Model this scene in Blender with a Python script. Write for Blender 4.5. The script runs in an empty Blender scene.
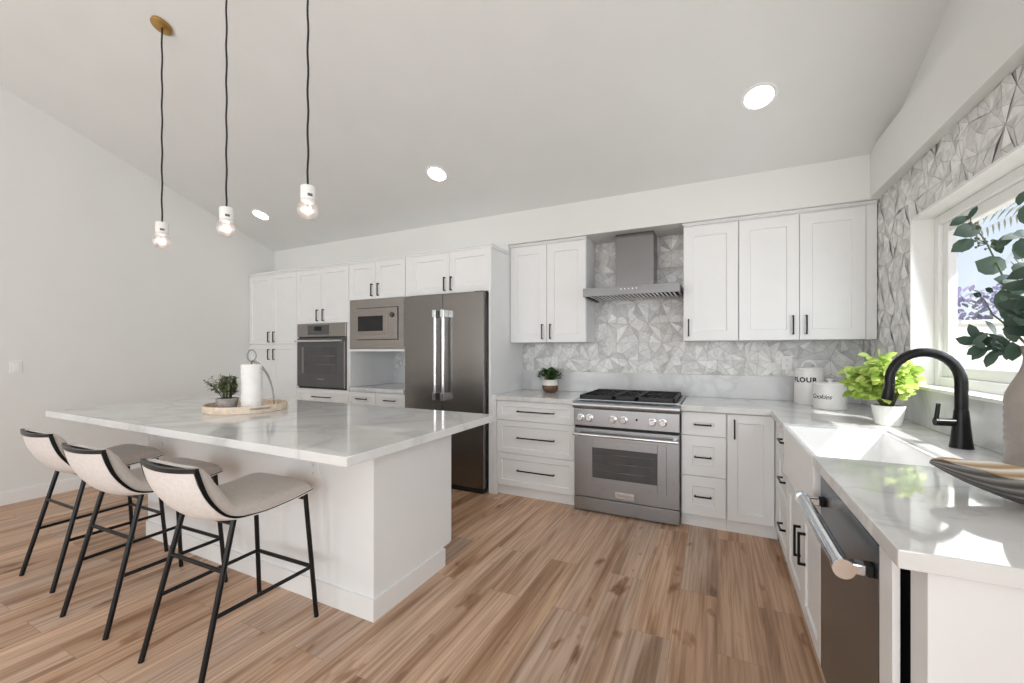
import bpy, bmesh, math, random
from mathutils import Vector, Matrix
random.seed(7)
PI = math.pi
SC = bpy.context.scene
COL = SC.collection

# ------------------------------------------------------------------ camera
cam_d = bpy.data.cameras.new('camera')
cam = bpy.data.objects.new('camera', cam_d)
COL.objects.link(cam)
cam.location = (0, 0, 1.3219)
cam.rotation_euler = (PI / 2, 0, 0.4565)
cam_d.sensor_width = 36.0
cam_d.lens = 417.914 / 1024 * 36.0
cam_d.shift_y = (351.32 - 341.5) / 1024
cam_d.clip_start = 0.05
cam_d.clip_end = 200
SC.camera = cam

# ------------------------------------------------------------------ light and exposure
w = bpy.data.worlds.new('world')
SC.world = w
w.use_nodes = True
bgn = w.node_tree.nodes['Background']
tcw = w.node_tree.nodes.new('ShaderNodeTexCoord')
sepw = w.node_tree.nodes.new('ShaderNodeSeparateXYZ')
rmpw = w.node_tree.nodes.new('ShaderNodeValToRGB')
w.node_tree.links.new(tcw.outputs['Generated'], sepw.inputs[0])
w.node_tree.links.new(sepw.outputs['Z'], rmpw.inputs[0])
rmpw.color_ramp.elements[0].position = 0.0
rmpw.color_ramp.elements[0].color = (0.86, 0.93, 1.0, 1)
rmpw.color_ramp.elements[1].position = 0.6
rmpw.color_ramp.elements[1].color = (0.45, 0.68, 0.95, 1)
w.node_tree.links.new(rmpw.outputs[0], bgn.inputs['Color'])
bgn.inputs['Strength'].default_value = 1.15

sun_d = bpy.data.lights.new('sun', 'SUN')
sun_d.energy = 7.5
sun_d.angle = math.radians(0.6)
sun_d.color = (1.0, 0.96, 0.9)
sun = bpy.data.objects.new('sun', sun_d)
COL.objects.link(sun)
sun.rotation_euler = Vector((-0.765, 0.644, -1.11)).to_track_quat('-Z', 'Y').to_euler()
sun.location = (6, -4, 8)


def area_light(name, loc, target, sx, sy, energy, color=(1, 1, 1)):
    d = bpy.data.lights.new(name, 'AREA')
    d.shape = 'RECTANGLE'
    d.size, d.size_y, d.energy, d.color = sx, sy, energy, color
    o = bpy.data.objects.new(name, d)
    COL.objects.link(o)
    o.location = loc
    o.rotation_euler = (Vector(target) - Vector(loc)).to_track_quat('-Z', 'Y').to_euler()
    return o


# fill lamps added in unseen rear and side openings; last boosts sink window daylight
area_light('fill_rear_left', (-3.9, -4.35, 1.45), (-3.9, 0, 2.3), 2.3, 2.3, 62, (0.97, 0.985, 1.0))
area_light('fill_rear_right', (-0.7, -4.35, 1.45), (-0.7, 0, 2.3), 2.3, 2.3, 52, (0.97, 0.985, 1.0))
area_light('fill_right_side', (0.99, -1.9, 1.5), (-3, -1.9, 1.75), 2.4, 1.5, 100, (0.96, 0.985, 1.0))
area_light('daylight_sink_window', (1.08, 2.4, 1.6), (0.0, 2.4, 1.4), 1.4, 0.85, 14, (0.95, 0.98, 1.0))

SC.view_settings.view_transform = 'Standard'
SC.view_settings.look = 'None'
SC.view_settings.gamma = 1.0
SC.view_settings.use_curve_mapping = False
SC.view_settings.exposure = -0.07
SC.cycles.use_denoising = True
SC.cycles.caustics_reflective = False
SC.cycles.caustics_refractive = False
SC.cycles.max_bounces = 10
SC.cycles.diffuse_bounces = 6
SC.cycles.sample_clamp_indirect = 6.0

# ------------------------------------------------------------------ materials
def new_mat(name):
    m = bpy.data.materials.new(name)
    m.use_nodes = True
    return m, m.node_tree.nodes, m.node_tree.links, m.node_tree.nodes['Principled BSDF']


def N(nt, kind, **kw):
    n = nt.new(kind)
    for k, v in kw.items():
        setattr(n, k, v)
    return n


def ramp(nt, stops):
    r = nt.new('ShaderNodeValToRGB')
    e = r.color_ramp.elements
    e[0].position, e[0].color = stops[0][0], (*stops[0][1], 1)
    e[1].position, e[1].color = stops[-1][0], (*stops[-1][1], 1)
    for p, c in stops[1:-1]:
        x = e.new(p)
        x.color = (*c, 1)
    return r


def simple(name, col, rough=0.5, metal=0.0, var=0.04, scale=9.0, bump=0.0, bscale=60.0, **inp):
    m, nt, lk, b = new_mat(name)
    tc = N(nt, 'ShaderNodeTexCoord')
    ns = N(nt, 'ShaderNodeTexNoise')
    ns.inputs['Scale'].default_value = scale
    lk.new(tc.outputs['Object'], ns.inputs['Vector'])
    a = tuple(max(0, c * (1 - var)) for c in col)
    c2 = tuple(min(1, c * (1 + var)) for c in col)
    r = ramp(nt, [(0.3, a), (0.7, c2)])
    lk.new(ns.outputs['Fac'], r.inputs[0])
    lk.new(r.outputs[0], b.inputs['Base Color'])
    b.inputs['Roughness'].default_value = rough
    b.inputs['Metallic'].default_value = metal
    for k, v in inp.items():
        b.inputs[k.replace('_', ' ')].default_value = v
    if bump:
        n2 = N(nt, 'ShaderNodeTexNoise')
        n2.inputs['Scale'].default_value = bscale
        lk.new(tc.outputs['Object'], n2.inputs['Vector'])
        bp = N(nt, 'ShaderNodeBump')
        bp.inputs['Strength'].default_value = bump
        bp.inputs['Distance'].default_value = 0.003
        lk.new(n2.outputs['Fac'], bp.inputs['Height'])
        lk.new(bp.outputs[0], b.inputs['Normal'])
    return m


def steel(name, col, rough=0.28, streak=0.12, vertical=False):
    m, nt, lk, b = new_mat(name)
    tc = N(nt, 'ShaderNodeTexCoord')
    mp = N(nt, 'ShaderNodeMapping')
    mp.inputs['Scale'].default_value = (90, 90, 2.0) if vertical else (2.0, 2.0, 90)
    ns = N(nt, 'ShaderNodeTexNoise')
    ns.inputs['Scale'].default_value = 4
    ns.inputs['Detail'].default_value = 3
    lk.new(tc.outputs['Object'], mp.inputs[0])
    lk.new(mp.outputs[0], ns.inputs['Vector'])
    r = ramp(nt, [(0.3, tuple(c * (1 - streak) for c in col)), (0.7, tuple(min(1, c * (1 + streak)) for c in col))])
    lk.new(ns.outputs['Fac'], r.inputs[0])
    lk.new(r.outputs[0], b.inputs['Base Color'])
    mr = N(nt, 'ShaderNodeMapRange')
    mr.inputs['To Min'].default_value = rough * 0.93
    mr.inputs['To Max'].default_value = rough * 1.08
    lk.new(ns.outputs['Fac'], mr.inputs['Value'])
    lk.new(mr.outputs[0], b.inputs['Roughness'])
    b.inputs['Metallic'].default_value = 1.0
    return m


def quartz(name, base, vein, rough):
    m, nt, lk, b = new_mat(name)
    tc = N(nt, 'ShaderNodeTexCoord')
    n1 = N(nt, 'ShaderNodeTexNoise')
    n1.inputs['Scale'].default_value = 1.3
    n1.inputs['Detail'].default_value = 5
    n1.inputs['Distortion'].default_value = 1.2
    lk.new(tc.outputs['Object'], n1.inputs['Vector'])
    mt = N(nt, 'ShaderNodeMath', operation='SUBTRACT')
    mt.inputs[1].default_value = 0.5
    lk.new(n1.outputs['Fac'], mt.inputs[0])
    ab = N(nt, 'ShaderNodeMath', operation='ABSOLUTE')
    lk.new(mt.outputs[0], ab.inputs[0])
    r = ramp(nt, [(0.0, vein), (0.03, tuple((x * 2 + y) / 3 for x, y in zip(base, vein))), (0.1, base)])
    lk.new(ab.outputs[0], r.inputs[0])
    n2 = N(nt, 'ShaderNodeTexNoise')
    n2.inputs['Scale'].default_value = 7
    n2.inputs['Detail'].default_value = 6
    lk.new(tc.outputs['Object'], n2.inputs['Vector'])
    r2 = ramp(nt, [(0.3, (0.93, 0.93, 0.93)), (0.7, (1, 1, 1))])
    lk.new(n2.outputs['Fac'], r2.inputs[0])
    mx = N(nt, 'ShaderNodeMixRGB', blend_type='MULTIPLY')
    mx.inputs[0].default_value = 1
    lk.new(r.outputs[0], mx.inputs[1])
    lk.new(r2.outputs[0], mx.inputs[2])
    lk.new(mx.outputs[0], b.inputs['Base Color'])
    b.inputs['Roughness'].default_value = rough
    return m


def floor_mat():
    m, nt, lk, b = new_mat('oak_plank_floor')
    tc = N(nt, 'ShaderNodeTexCoord')
    sp = N(nt, 'ShaderNodeSeparateXYZ')
    lk.new(tc.outputs['Object'], sp.inputs[0])
    cb = N(nt, 'ShaderNodeCombineXYZ')
    lk.new(sp.outputs['Y'], cb.inputs[0])
    lk.new(sp.outputs['X'], cb.inputs[1])
    br = N(nt, 'ShaderNodeTexBrick')
    br.offset = 0.37
    br.inputs['Scale'].default_value = 1.0
    br.inputs['Brick Width'].default_value = 1.25
    br.inputs['Row Height'].default_value = 0.19
    br.inputs['Mortar Size'].default_value = 0.0009
    br.inputs['Mortar Smooth'].default_value = 0.3
    br.inputs['Color1'].default_value = (0, 0, 0, 1)
    br.inputs['Color2'].default_value = (1, 1, 1, 1)
    br.inputs['Mortar'].default_value = (0.5, 0.5, 0.5, 1)
    lk.new(cb.outputs[0], br.inputs['Vector'])
    sc = N(nt, 'ShaderNodeVectorMath', operation='SCALE')
    sc.inputs['Scale'].default_value = 13.7
    lk.new(br.outputs['Color'], sc.inputs[0])
    ad = N(nt, 'ShaderNodeVectorMath', operation='ADD')
    lk.new(tc.outputs['Object'], ad.inputs[0])
    lk.new(sc.outputs[0], ad.inputs[1])

    def grain(sx, sy, scale, detail, dist=0.0):
        mp = N(nt, 'ShaderNodeMapping')
        mp.inputs['Scale'].default_value = (sx, sy, 1)
        lk.new(ad.outputs[0], mp.inputs[0])
        n = N(nt, 'ShaderNodeTexNoise')
        n.inputs['Scale'].default_value = scale
        n.inputs['Detail'].default_value = detail
        n.inputs['Distortion'].default_value = dist
        lk.new(mp.outputs[0], n.inputs['Vector'])
        return n
    g1 = grain(8.5, 0.6, 1.0, 7, 0.9)        # broad heart-wood bands
    g2 = grain(75, 1.8, 1.0, 6, 0.4)       # fine grain
    g3 = grain(9, 3.6, 1.0, 3, 0.3)      # knots
    tone = ramp(nt, [(0.0, (0.47, 0.305, 0.20)), (0.35, (0.62, 0.42, 0.292)), (0.65, (0.49, 0.37, 0.295)), (1.0, (0.64, 0.44, 0.31))])
    lk.new(br.outputs['Color'], tone.inputs[0])
    bands = ramp(nt, [(0.30, (0.42, 0.33, 0.25)), (0.40, (0.70, 0.60, 0.50)), (0.47, (0.94, 0.90, 0.86)), (0.56, (1.0, 0.99, 0.98)), (0.68, (1.22, 1.22, 1.2))])
    lk.new(g1.outputs['Fac'], bands.inputs[0])
    m1 = N(nt, 'ShaderNodeMixRGB', blend_type='MULTIPLY')
    m1.inputs[0].default_value = 0.9
    lk.new(tone.outputs[0], m1.inputs[1])
    lk.new(bands.outputs[0], m1.inputs[2])
    fine = ramp(nt, [(0.36, (0.68, 0.63, 0.58)), (0.58, (1.08, 1.07, 1.06))])
    lk.new(g2.outputs['Fac'], fine.inputs[0])
    m2 = N(nt, 'ShaderNodeMixRGB', blend_type='MULTIPLY')
    m2.inputs[0].default_value = 0.85
    lk.new(m1.outputs[0], m2.inputs[1])
    lk.new(fine.outputs[0], m2.inputs[2])
    kn = ramp(nt, [(0.63, (1, 1, 1)), (0.69, (0.62, 0.50, 0.40)), (0.76, (0.26, 0.17, 0.11))])
    lk.new(g3.outputs['Fac'], kn.inputs[0])
    m3 = N(nt, 'ShaderNodeMixRGB', blend_type='MULTIPLY')
    m3.inputs[0].default_value = 0.9
    lk.new(m2.outputs[0], m3.inputs[1])
    lk.new(kn.outputs[0], m3.inputs[2])
    gap = ramp(nt, [(0.0, (1, 1, 1)), (1.0, (0.6, 0.52, 0.45))])
    lk.new(br.outputs['Fac'], gap.inputs[0])
    m4 = N(nt, 'ShaderNodeMixRGB', blend_type='MULTIPLY')
    m4.inputs[0].default_value = 1
    lk.new(m3.outputs[0], m4.inputs[1])
    lk.new(gap.outputs[0], m4.inputs[2])
    lk.new(m4.outputs[0], b.inputs['Base Color'])
    b.inputs['Roughness'].default_value = 0.42
    bp = N(nt, 'ShaderNodeBump')
    bp.inputs['Strength'].default_value = 0.15
    bp.inputs['Distance'].default_value = 0.002
    lk.new(g2.outputs['Fac'], bp.inputs['Height'])
    lk.new(bp.outputs[0], b.inputs['Normal'])
    return m


def tile_mat(name, lo, hi, rough):
    m, nt, lk, b = new_mat(name)
    at = N(nt, 'ShaderNodeAttribute')
    at.attribute_name = 'shade'
    tc = N(nt, 'ShaderNodeTexCoord')
    ns = N(nt, 'ShaderNodeTexNoise')
    ns.inputs['Scale'].default_value = 14
    ns.inputs['Detail'].default_value = 6
    ns.inputs['Distortion'].default_value = 1.5
    lk.new(tc.outputs['Object'], ns.inputs['Vector'])
    r = ramp(nt, [(0.0, lo), (1.0, hi)])
    lk.new(at.outputs['Fac'], r.inputs[0])
    r2 = ramp(nt, [(0.33, (0.84, 0.84, 0.83)), (0.5, (1, 1, 1)), (0.7, (1.06, 1.06, 1.06))])
    lk.new(ns.outputs['Fac'], r2.inputs[0])
    mx = N(nt, 'ShaderNodeMixRGB', blend_type='MULTIPLY')
    mx.inputs[0].default_value = 1
    lk.new(r.outputs[0], mx.inputs[1])
    lk.new(r2.outputs[0], mx.inputs[2])
    lk.new(mx.outputs[0], b.inputs['Base Color'])
    b.inputs['Roughness'].default_value = rough
    return m


def leaf_mat(name, lo, hi, rough=0.4, trans=0.0):
    m, nt, lk, b = new_mat(name)
    at = N(nt, 'ShaderNodeAttribute')
    at.attribute_name = 'shade'
    r = ramp(nt, [(0.0, lo), (1.0, hi)])
    lk.new(at.outputs['Fac'], r.inputs[0])
    lk.new(r.outputs[0], b.inputs['Base Color'])
    b.inputs['Roughness'].default_value = rough
    if trans:
        tr = N(nt, 'ShaderNodeBsdfTranslucent')
        lk.new(r.outputs[0], tr.inputs['Color'])
        mx = N(nt, 'ShaderNodeMixShader')
        mx.inputs[0].default_value = trans
        lk.new(b.outputs[0], mx.inputs[1])
        lk.new(tr.outputs[0], mx.inputs[2])
        lk.new(mx.outputs[0], nt['Material Output'].inputs['Surface'])
    return m


def emit(name, col, s):
    m, nt, lk, b = new_mat(name)
    b.inputs['Base Color'].default_value = (*col, 1)
    b.inputs['Emission Color'].default_value = (*col, 1)
    b.inputs['Emission Strength'].default_value = s
    return m


def clear_glass(name, tint=(1, 1, 1), refl=0.08):
    m, nt, lk, b = new_mat(name)
    tr = N(nt, 'ShaderNodeBsdfTransparent')
    tr.inputs['Color'].default_value = (*tint, 1)
    gl = N(nt, 'ShaderNodeBsdfGlossy')
    gl.inputs['Roughness'].default_value = 0.02
    mx = N(nt, 'ShaderNodeMixShader')
    mx.inputs[0].default_value = refl
    lk.new(tr.outputs[0], mx.inputs[1])
    lk.new(gl.outputs[0], mx.inputs[2])
    lk.new(mx.outputs[0], nt['Material Output'].inputs['Surface'])
    return m


M = {}
M['wall'] = simple('wall_paint', (0.75, 0.76, 0.745), 0.85, var=0.012, scale=2, bump=0.12, bscale=90)
M['ceil'] = simple('ceiling_paint', (0.735, 0.75, 0.752), 0.9, var=0.012, scale=3, bump=0.25, bscale=110)
M['trim'] = simple('trim_paint', (0.80, 0.80, 0.79), 0.45, var=0.01)
M['cab'] = simple('cabinet_paint', (0.79, 0.80, 0.805), 0.38, var=0.008)
M['vinyl'] = simple('window_vinyl', (0.84, 0.84, 0.84), 0.4, var=0.01)
M['floor'] = floor_mat()
M['quartz'] = quartz('white_quartz', (0.735, 0.74, 0.735), (0.62, 0.62, 0.615), 0.05)
M['slab'] = quartz('grey_veined_slab', (0.70, 0.705, 0.715), (0.58, 0.585, 0.59), 0.16)
M['tile'] = tile_mat('marble_facet_tile', (0.54, 0.54, 0.535), (0.86, 0.86, 0.85), 0.2)
M['grout'] = simple('tile_grout', (0.38, 0.38, 0.375), 0.9)
M['black'] = simple('black_metal', (0.005, 0.005, 0.0055), 0.3, var=0.15, Specular_IOR_Level=0.3)
M['blackmatte'] = simple('matte_black', (0.008, 0.008, 0.008), 0.6, var=0.1)
M['iron'] = simple('cast_iron', (0.016, 0.016, 0.017), 0.55, var=0.2, bump=0.3)
M['steel'] = steel('stainless_steel', (0.355, 0.365, 0.38), 0.28, 0.03)
M['hoodv'] = steel('chimney_stainless', (0.19, 0.19, 0.19), 0.24, 0.03, True)
M['hood'] = steel('hood_stainless', (0.20, 0.20, 0.20), 0.28, 0.05)
M['steelv'] = steel('stainless_vertical', (0.31, 0.31, 0.31), 0.28, 0.03, True)
M['fridge'] = steel('dark_stainless', (0.22, 0.208, 0.198), 0.25, 0.02, True)
M['ovensteel'] = steel('warm_stainless', (0.36, 0.335, 0.315), 0.3, 0.10)
M['dwsteel'] = steel('dishwasher_stainless', (0.18, 0.205, 0.235), 0.26, 0.04)
M['chrome'] = steel('polished_steel', (0.74, 0.765, 0.79), 0.14, 0.03)
M['ovenglass'] = simple('dark_oven_glass', (0.07, 0.07, 0.072), 0.12, var=0.1)
M['ovengrey'] = simple('grey_oven_glass', (0.085, 0.085, 0.087), 0.2, var=0.05)
M['blackglass'] = simple('black_glass', (0.006, 0.006, 0.006), 0.08, var=0.05)
M['fabric'] = simple('seat_fabric_shaded', (0.50, 0.452, 0.415), 0.95, var=0.05, scale=60, bump=0.35, bscale=700, Sheen_Weight=0.3)  # darker copy of the stool fabric, its shading put into the colour
M['fabricback'] = simple('seat_fabric_lit', (0.72, 0.68, 0.655), 0.95, var=0.05, scale=60, bump=0.35, bscale=700)  # same fabric made paler, the light on the back put into the colour
M['brass'] = simple('brass', (0.46, 0.28, 0.09), 0.35, metal=0.9, var=0.1)
M['ceramic'] = simple('white_ceramic', (0.83, 0.83, 0.82), 0.18, var=0.01)
M['fireclay'] = simple('white_fireclay', (0.86, 0.86, 0.86), 0.12, var=0.006)
M['canister'] = simple('canister_enamel', (0.80, 0.795, 0.785), 0.3, var=0.01)
M['cream'] = simple('pot_cream', (0.80, 0.785, 0.75), 0.5, var=0.03)
M['ink'] = simple('black_lettering', (0.01, 0.01, 0.01), 0.5)
M['greyink'] = simple('grey_lettering', (0.12, 0.12, 0.12), 0.4)
M['paper'] = simple('paper_towel', (0.86, 0.86, 0.85), 0.9, var=0.01, bump=0.3, bscale=150)
M['wire'] = simple('grey_wire', (0.25, 0.25, 0.25), 0.35, metal=0.8)
M['wood'] = simple('pale_wood', (0.72, 0.60, 0.48), 0.6, var=0.14, scale=30)
M['concrete'] = simple('grey_concrete', (0.33, 0.31, 0.295), 0.8, var=0.2, scale=40)
M['copper'] = simple('bronze_glaze', (0.20, 0.115, 0.075), 0.28, metal=0.5, var=0.3, scale=40)
M['soil'] = simple('potting_soil', (0.035, 0.025, 0.018), 0.95, var=0.3)
M['stem'] = simple('green_stem', (0.16, 0.17, 0.07), 0.6, var=0.2)
M['twig'] = simple('eucalyptus_twig', (0.11, 0.13, 0.07), 0.6, var=0.2)
M['basil'] = leaf_mat('lime_leaves', (0.24, 0.40, 0.05), (0.72, 0.84, 0.26), 0.42, 0.35)
M['fern'] = leaf_mat('deep_green_leaves', (0.015, 0.06, 0.012), (0.06, 0.17, 0.03), 0.4, 0.15)
M['olive'] = leaf_mat('olive_green_leaves', (0.045, 0.075, 0.025), (0.20, 0.25, 0.11), 0.5, 0.15)
M['euca'] = leaf_mat('eucalyptus_leaves', (0.016, 0.042, 0.028), (0.085, 0.14, 0.098), 0.4, 0.12)
M['vase'] = simple('taupe_stoneware', (0.33, 0.29, 0.262), 0.5, var=0.13, scale=7, bump=0.4, bscale=30)
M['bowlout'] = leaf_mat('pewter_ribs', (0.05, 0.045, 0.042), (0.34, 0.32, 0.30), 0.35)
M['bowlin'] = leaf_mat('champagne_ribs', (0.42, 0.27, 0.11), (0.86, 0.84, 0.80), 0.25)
M['led'] = emit('led_panel', (1.0, 0.97, 0.93), 14)
M['filament'] = emit('bulb_filament', (1.0, 0.82, 0.72), 22)
M['bulb'] = clear_glass('bulb_glass', (0.97, 0.94, 0.93), 0.45)
M['bulb'].node_tree.nodes['Glossy BSDF'].inputs['Roughness'].default_value = 0.4
M['pane'] = clear_glass('window_glass')
M['stucco'] = simple('garden_stucco', (0.80, 0.765, 0.70), 0.9, var=0.03)
M['ground'] = simple('patio_ground', (0.55, 0.52, 0.47), 0.9, var=0.08)
M['purple'] = leaf_mat('purple_blossom', (0.16, 0.15, 0.20), (0.52, 0.42, 0.72), 0.6)
M['palm'] = leaf_mat('dry_palm', (0.20, 0.18, 0.10), (0.45, 0.40, 0.26), 0.6)
M['bark'] = simple('palm_bark', (0.25, 0.19, 0.13), 0.9, var=0.25, bump=0.6, bscale=20)

# ------------------------------------------------------------------ mesh helpers
ORG = {}


def add_box(bm, x0, x1, y0, y1, z0, z1, mtx=None, bevel=0.0):
    t = bmesh.new()
    vs = [t.verts.new((x, y, z)) for x in (x0, x1) for y in (y0, y1) for z in (z0, z1)]
    for f in ((0, 1, 3, 2), (4, 6, 7, 5), (0, 4, 5, 1), (2, 3, 7, 6), (0, 2, 6, 4), (1, 5, 7, 3)):
        t.faces.new([vs[i] for i in f])
    if bevel:
        bmesh.ops.bevel(t, geom=list(t.edges), offset=bevel, segments=2, affect='EDGES', profile=0.5)
    bmesh.ops.recalc_face_normals(t, faces=t.faces)
    merge(bm, t, mtx)


def merge(bm, t, mtx=None):
    if mtx is not None:
        t.transform(mtx)
    mp = {}
    for v in t.verts:
        mp[v] = bm.verts.new(v.co)
    for f in t.faces:
        try:
            n = bm.faces.new([mp[v] for v in f.verts])
            n.smooth = f.smooth
        except ValueError:
            pass
    t.free()


def add_tube(bm, pts, r, seg=10, closed=False, caps=True):
    pts = [Vector(p) for p in pts]
    n = len(pts)
    rad = r if isinstance(r, (list, tuple)) else [r] * n
    rings = []
    prev = None
    for i, p in enumerate(pts):
        if closed:
            d = pts[(i + 1) % n] - pts[i - 1]
        else:
            d = pts[min(i + 1, n - 1)] - pts[max(i - 1, 0)]
        d.normalize()
        if prev is None:
            a = Vector((0, 0, 1)) if abs(d.z) < 0.9 else Vector((1, 0, 0))
            u = d.cross(a).normalized()
        else:
            u = (prev - d * prev.dot(d)).normalized()
        prev = u
        v = d.cross(u)
        rings.append([bm.verts.new(p + (u * math.cos(2 * PI * k / seg) + v * math.sin(2 * PI * k / seg)) * rad[i]) for k in range(seg)])
    for i in range(n if closed else n - 1):
        A, B = rings[i], rings[(i + 1) % n]
        for k in range(seg):
            f = bm.faces.new((A[k], A[(k + 1) % seg], B[(k + 1) % seg], B[k]))
            f.smooth = True
    if caps and not closed:
        bm.faces.new(list(reversed(rings[0])))
        bm.faces.new(rings[-1])


def add_lathe(bm, prof, cx, cy, seg=32, cap0=True, cap1=True, ripple=None, mtx=None, sharp=35):
    t = bmesh.new()
    rings = []
    for (r, z) in prof:
        rings.append([t.verts.new((cx + (r * (1 + (ripple(k / seg) if ripple else 0))) * math.cos(2 * PI * k / seg),
                                   cy + (r * (1 + (ripple(k / seg) if ripple else 0))) * math.sin(2 * PI * k / seg), z)) for k in range(seg)])
    for i in range(len(prof) - 1):
        A, B = rings[i], rings[i + 1]
        for k in range(seg):
            f = t.faces.new((A[k], A[(k + 1) % seg], B[(k + 1) % seg], B[k]))
            f.smooth = True
    if cap0 and prof[0][0] > 0:
        t.faces.new(list(reversed(rings[0])))
    if cap1 and prof[-1][0] > 0:
        t.faces.new(rings[-1])
    merge(bm, t, mtx)


def link(name, bm, mat, parent=None, label=None, kind=None, smooth_angle=None, bevel=None, weld=False):
    me = bpy.data.meshes.new(name)
    if weld:
        bmesh.ops.remove_doubles(bm, verts=bm.verts, dist=1e-5)
    bmesh.ops.recalc_face_normals(bm, faces=bm.faces)
    if smooth_angle:
        for e in bm.edges:
            if len(e.link_faces) == 2 and e.calc_face_angle(0) > math.radians(smooth_angle):
                e.smooth = False
    if parent is not None:
        bm.transform(Matrix.Translation(-ORG[parent]))
    bm.to_mesh(me)
    bm.free()
    o = bpy.data.objects.new(name, me)
    COL.objects.link(o)
    for m in (mat if isinstance(mat, list) else [mat]):
        me.materials.append(m)
    if parent is not None:
        o.parent = parent
        ORG[o] = ORG[parent] if parent.type == 'EMPTY' else ORG[parent]
    else:
        ORG[o] = Vector((0, 0, 0))
    if label:
        o['label'] = label
    if kind:
        o['kind'] = kind
    if bevel:
        b = o.modifiers.new('bevel', 'BEVEL')
        b.width = bevel
        b.segments = 2
        b.limit_method = 'ANGLE'
        b.angle_limit = math.radians(40)
    return o


def single(name, bm, mat, label, cat, group=None, loc=None, **kw):
    """a thing that is one mesh: its origin is moved to its base"""
    o = link(name, bm, mat, **kw)
    if loc is not None:
        o.data.transform(Matrix.Translation(-Vector(loc)))
        o.location = loc
        ORG[o] = Vector(loc)
    o['label'], o['category'] = label, cat
    if group:
        o['group'] = group
    return o


def thing(name, label, cat, loc=(0, 0, 0), group=None):
    o = bpy.data.objects.new(name, None)
    COL.objects.link(o)
    o.empty_display_size = 0.1
    o.location = loc
    ORG[o] = Vector(loc)
    o['label'], o['category'] = label, cat
    if group:
        o['group'] = group
    return o


def copy_tree(o, parent=None):
    c = o.copy()
    COL.objects.link(c)
    if parent is not None:
        c.parent = parent
    for ch in list(o.children):
        copy_tree(ch, c)
    return c


def B(*a, **k):
    bm = bmesh.new()
    add_box(bm, *a, **k)
    return bm


def front(ox, oy, oz, face):
    """local frame of a cabinet face: x along the width, y up, z outward"""
    if face == '-Y':
        ux, n = Vector((1, 0, 0)), Vector((0, -1, 0))
    else:
        ux, n = Vector((0, -1, 0)), Vector((-1, 0, 0))
    uz = Vector((0, 0, 1))
    return Matrix(((ux.x, uz.x, n.x, ox), (ux.y, uz.y, n.y, oy), (ux.z, uz.z, n.z, oz), (0, 0, 0, 1)))


def shaker_bm(F, a0, a1, b0, b1, t=0.02, st=0.058, rec=0.009):
    bm = bmesh.new()

    def rect(i, c):
        return [bm.verts.new((x, y, c)) for x, y in ((a0 + i, b0 + i), (a1 - i, b0 + i), (a1 - i, b1 - i), (a0 + i, b1 - i))]
    r0, r1, r2, r3, r4 = rect(0, 0), rect(0, t - 0.002), rect(0.002, t), rect(st, t), rect(st + 0.005, t - rec)
    bm.faces.new(list(reversed(r0)))
    for A, C in ((r0, r1), (r1, r2), (r2, r3), (r3, r4)):
        for k in range(4):
            bm.faces.new((A[k], A[(k + 1) % 4], C[(k + 1) % 4], C[k]))
    bm.faces.new(r4)
    bm.transform(F)
    return bm


def pull_bm(F, a, b, length, vertical, c0=0.02, s=0.0105, stand=0.03):
    bm = bmesh.new()
    h = length / 2
    if vertical:
        add_box(bm, a - s / 2, a + s / 2, b - h, b + h, c0 + stand - s, c0 + stand, F, 0.0015)
        for q in (-1, 1):
            y = b + q * (h - s / 2)
            add_box(bm, a - s / 2, a + s / 2, y - s / 2, y + s / 2, c0 - 0.001, c0 + stand - s / 2, F)
    else:
        add_box(bm, a - h, a + h, b - s / 2, b + s / 2, c0 + stand - s, c0 + stand, F, 0.0015)
        for q in (-1, 1):
            x = a + q * (h - s / 2)
            add_box(bm, x - s / 2, x + s / 2, b - s / 2, b + s / 2, c0 - 0.001, c0 + stand - s / 2, F)
    return bm


def leaf(bm, layer, base, d, up, L, W, shade, shape=(0.0, 0.72, 1.0, 0.75, 0.0), fold=0.18, droop=0.15):
    d = Vector(d).normalized()
    up = Vector(up)
    side = d.cross(up)
    if side.length < 1e-4:
        side = d.cross(Vector((1, 0.3, 0.2)))
    side.normalize()
    nrm = side.cross(d).normalized()
    base = Vector(base)
    n = len(shape)
    rows = []
    for i, s in enumerate(shape):
        t = i / (n - 1)
        c = base + d * (L * t) - nrm * (droop * L * t * t)
        hw = W * 0.5 * s
        if s == 0:
            rows.append([bm.verts.new(c)])
        else:
            rows.append([bm.verts.new(c - side * hw + nrm * fold * hw), bm.verts.new(c), bm.verts.new(c + side * hw + nrm * fold * hw)])
    for A, C in zip(rows, rows[1:]):
        if len(A) == 1:
            fs = [(A[0], C[1], C[0]), (A[0], C[2], C[1])]
        elif len(C) == 1:
            fs = [(A[0], A[1], C[0]), (A[1], A[2], C[0])]
        else:
            fs = [(A[0], A[1], C[1], C[0]), (A[1], A[2], C[2], C[1])]
        for f in fs:
            q = bm.faces.new(f)
            q.smooth = True
            for lp in q.loops:
                lp[layer] = (shade, shade, shade, 1)


def shade_layer(bm):
    return bm.loops.layers.float_color.new('shade')


def link_leaves(name, bm, mat, parent, **kw):
    me = bpy.data.meshes.new(name)
    bm.transform(Matrix.Translation(-ORG[parent]))
    bm.to_mesh(me)
    bm.free()
    o = bpy.data.objects.new(name, me)
    COL.objects.link(o)
    me.materials.append(mat)
    o.parent = parent
    ORG[o] = ORG[parent]
    return o


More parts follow.
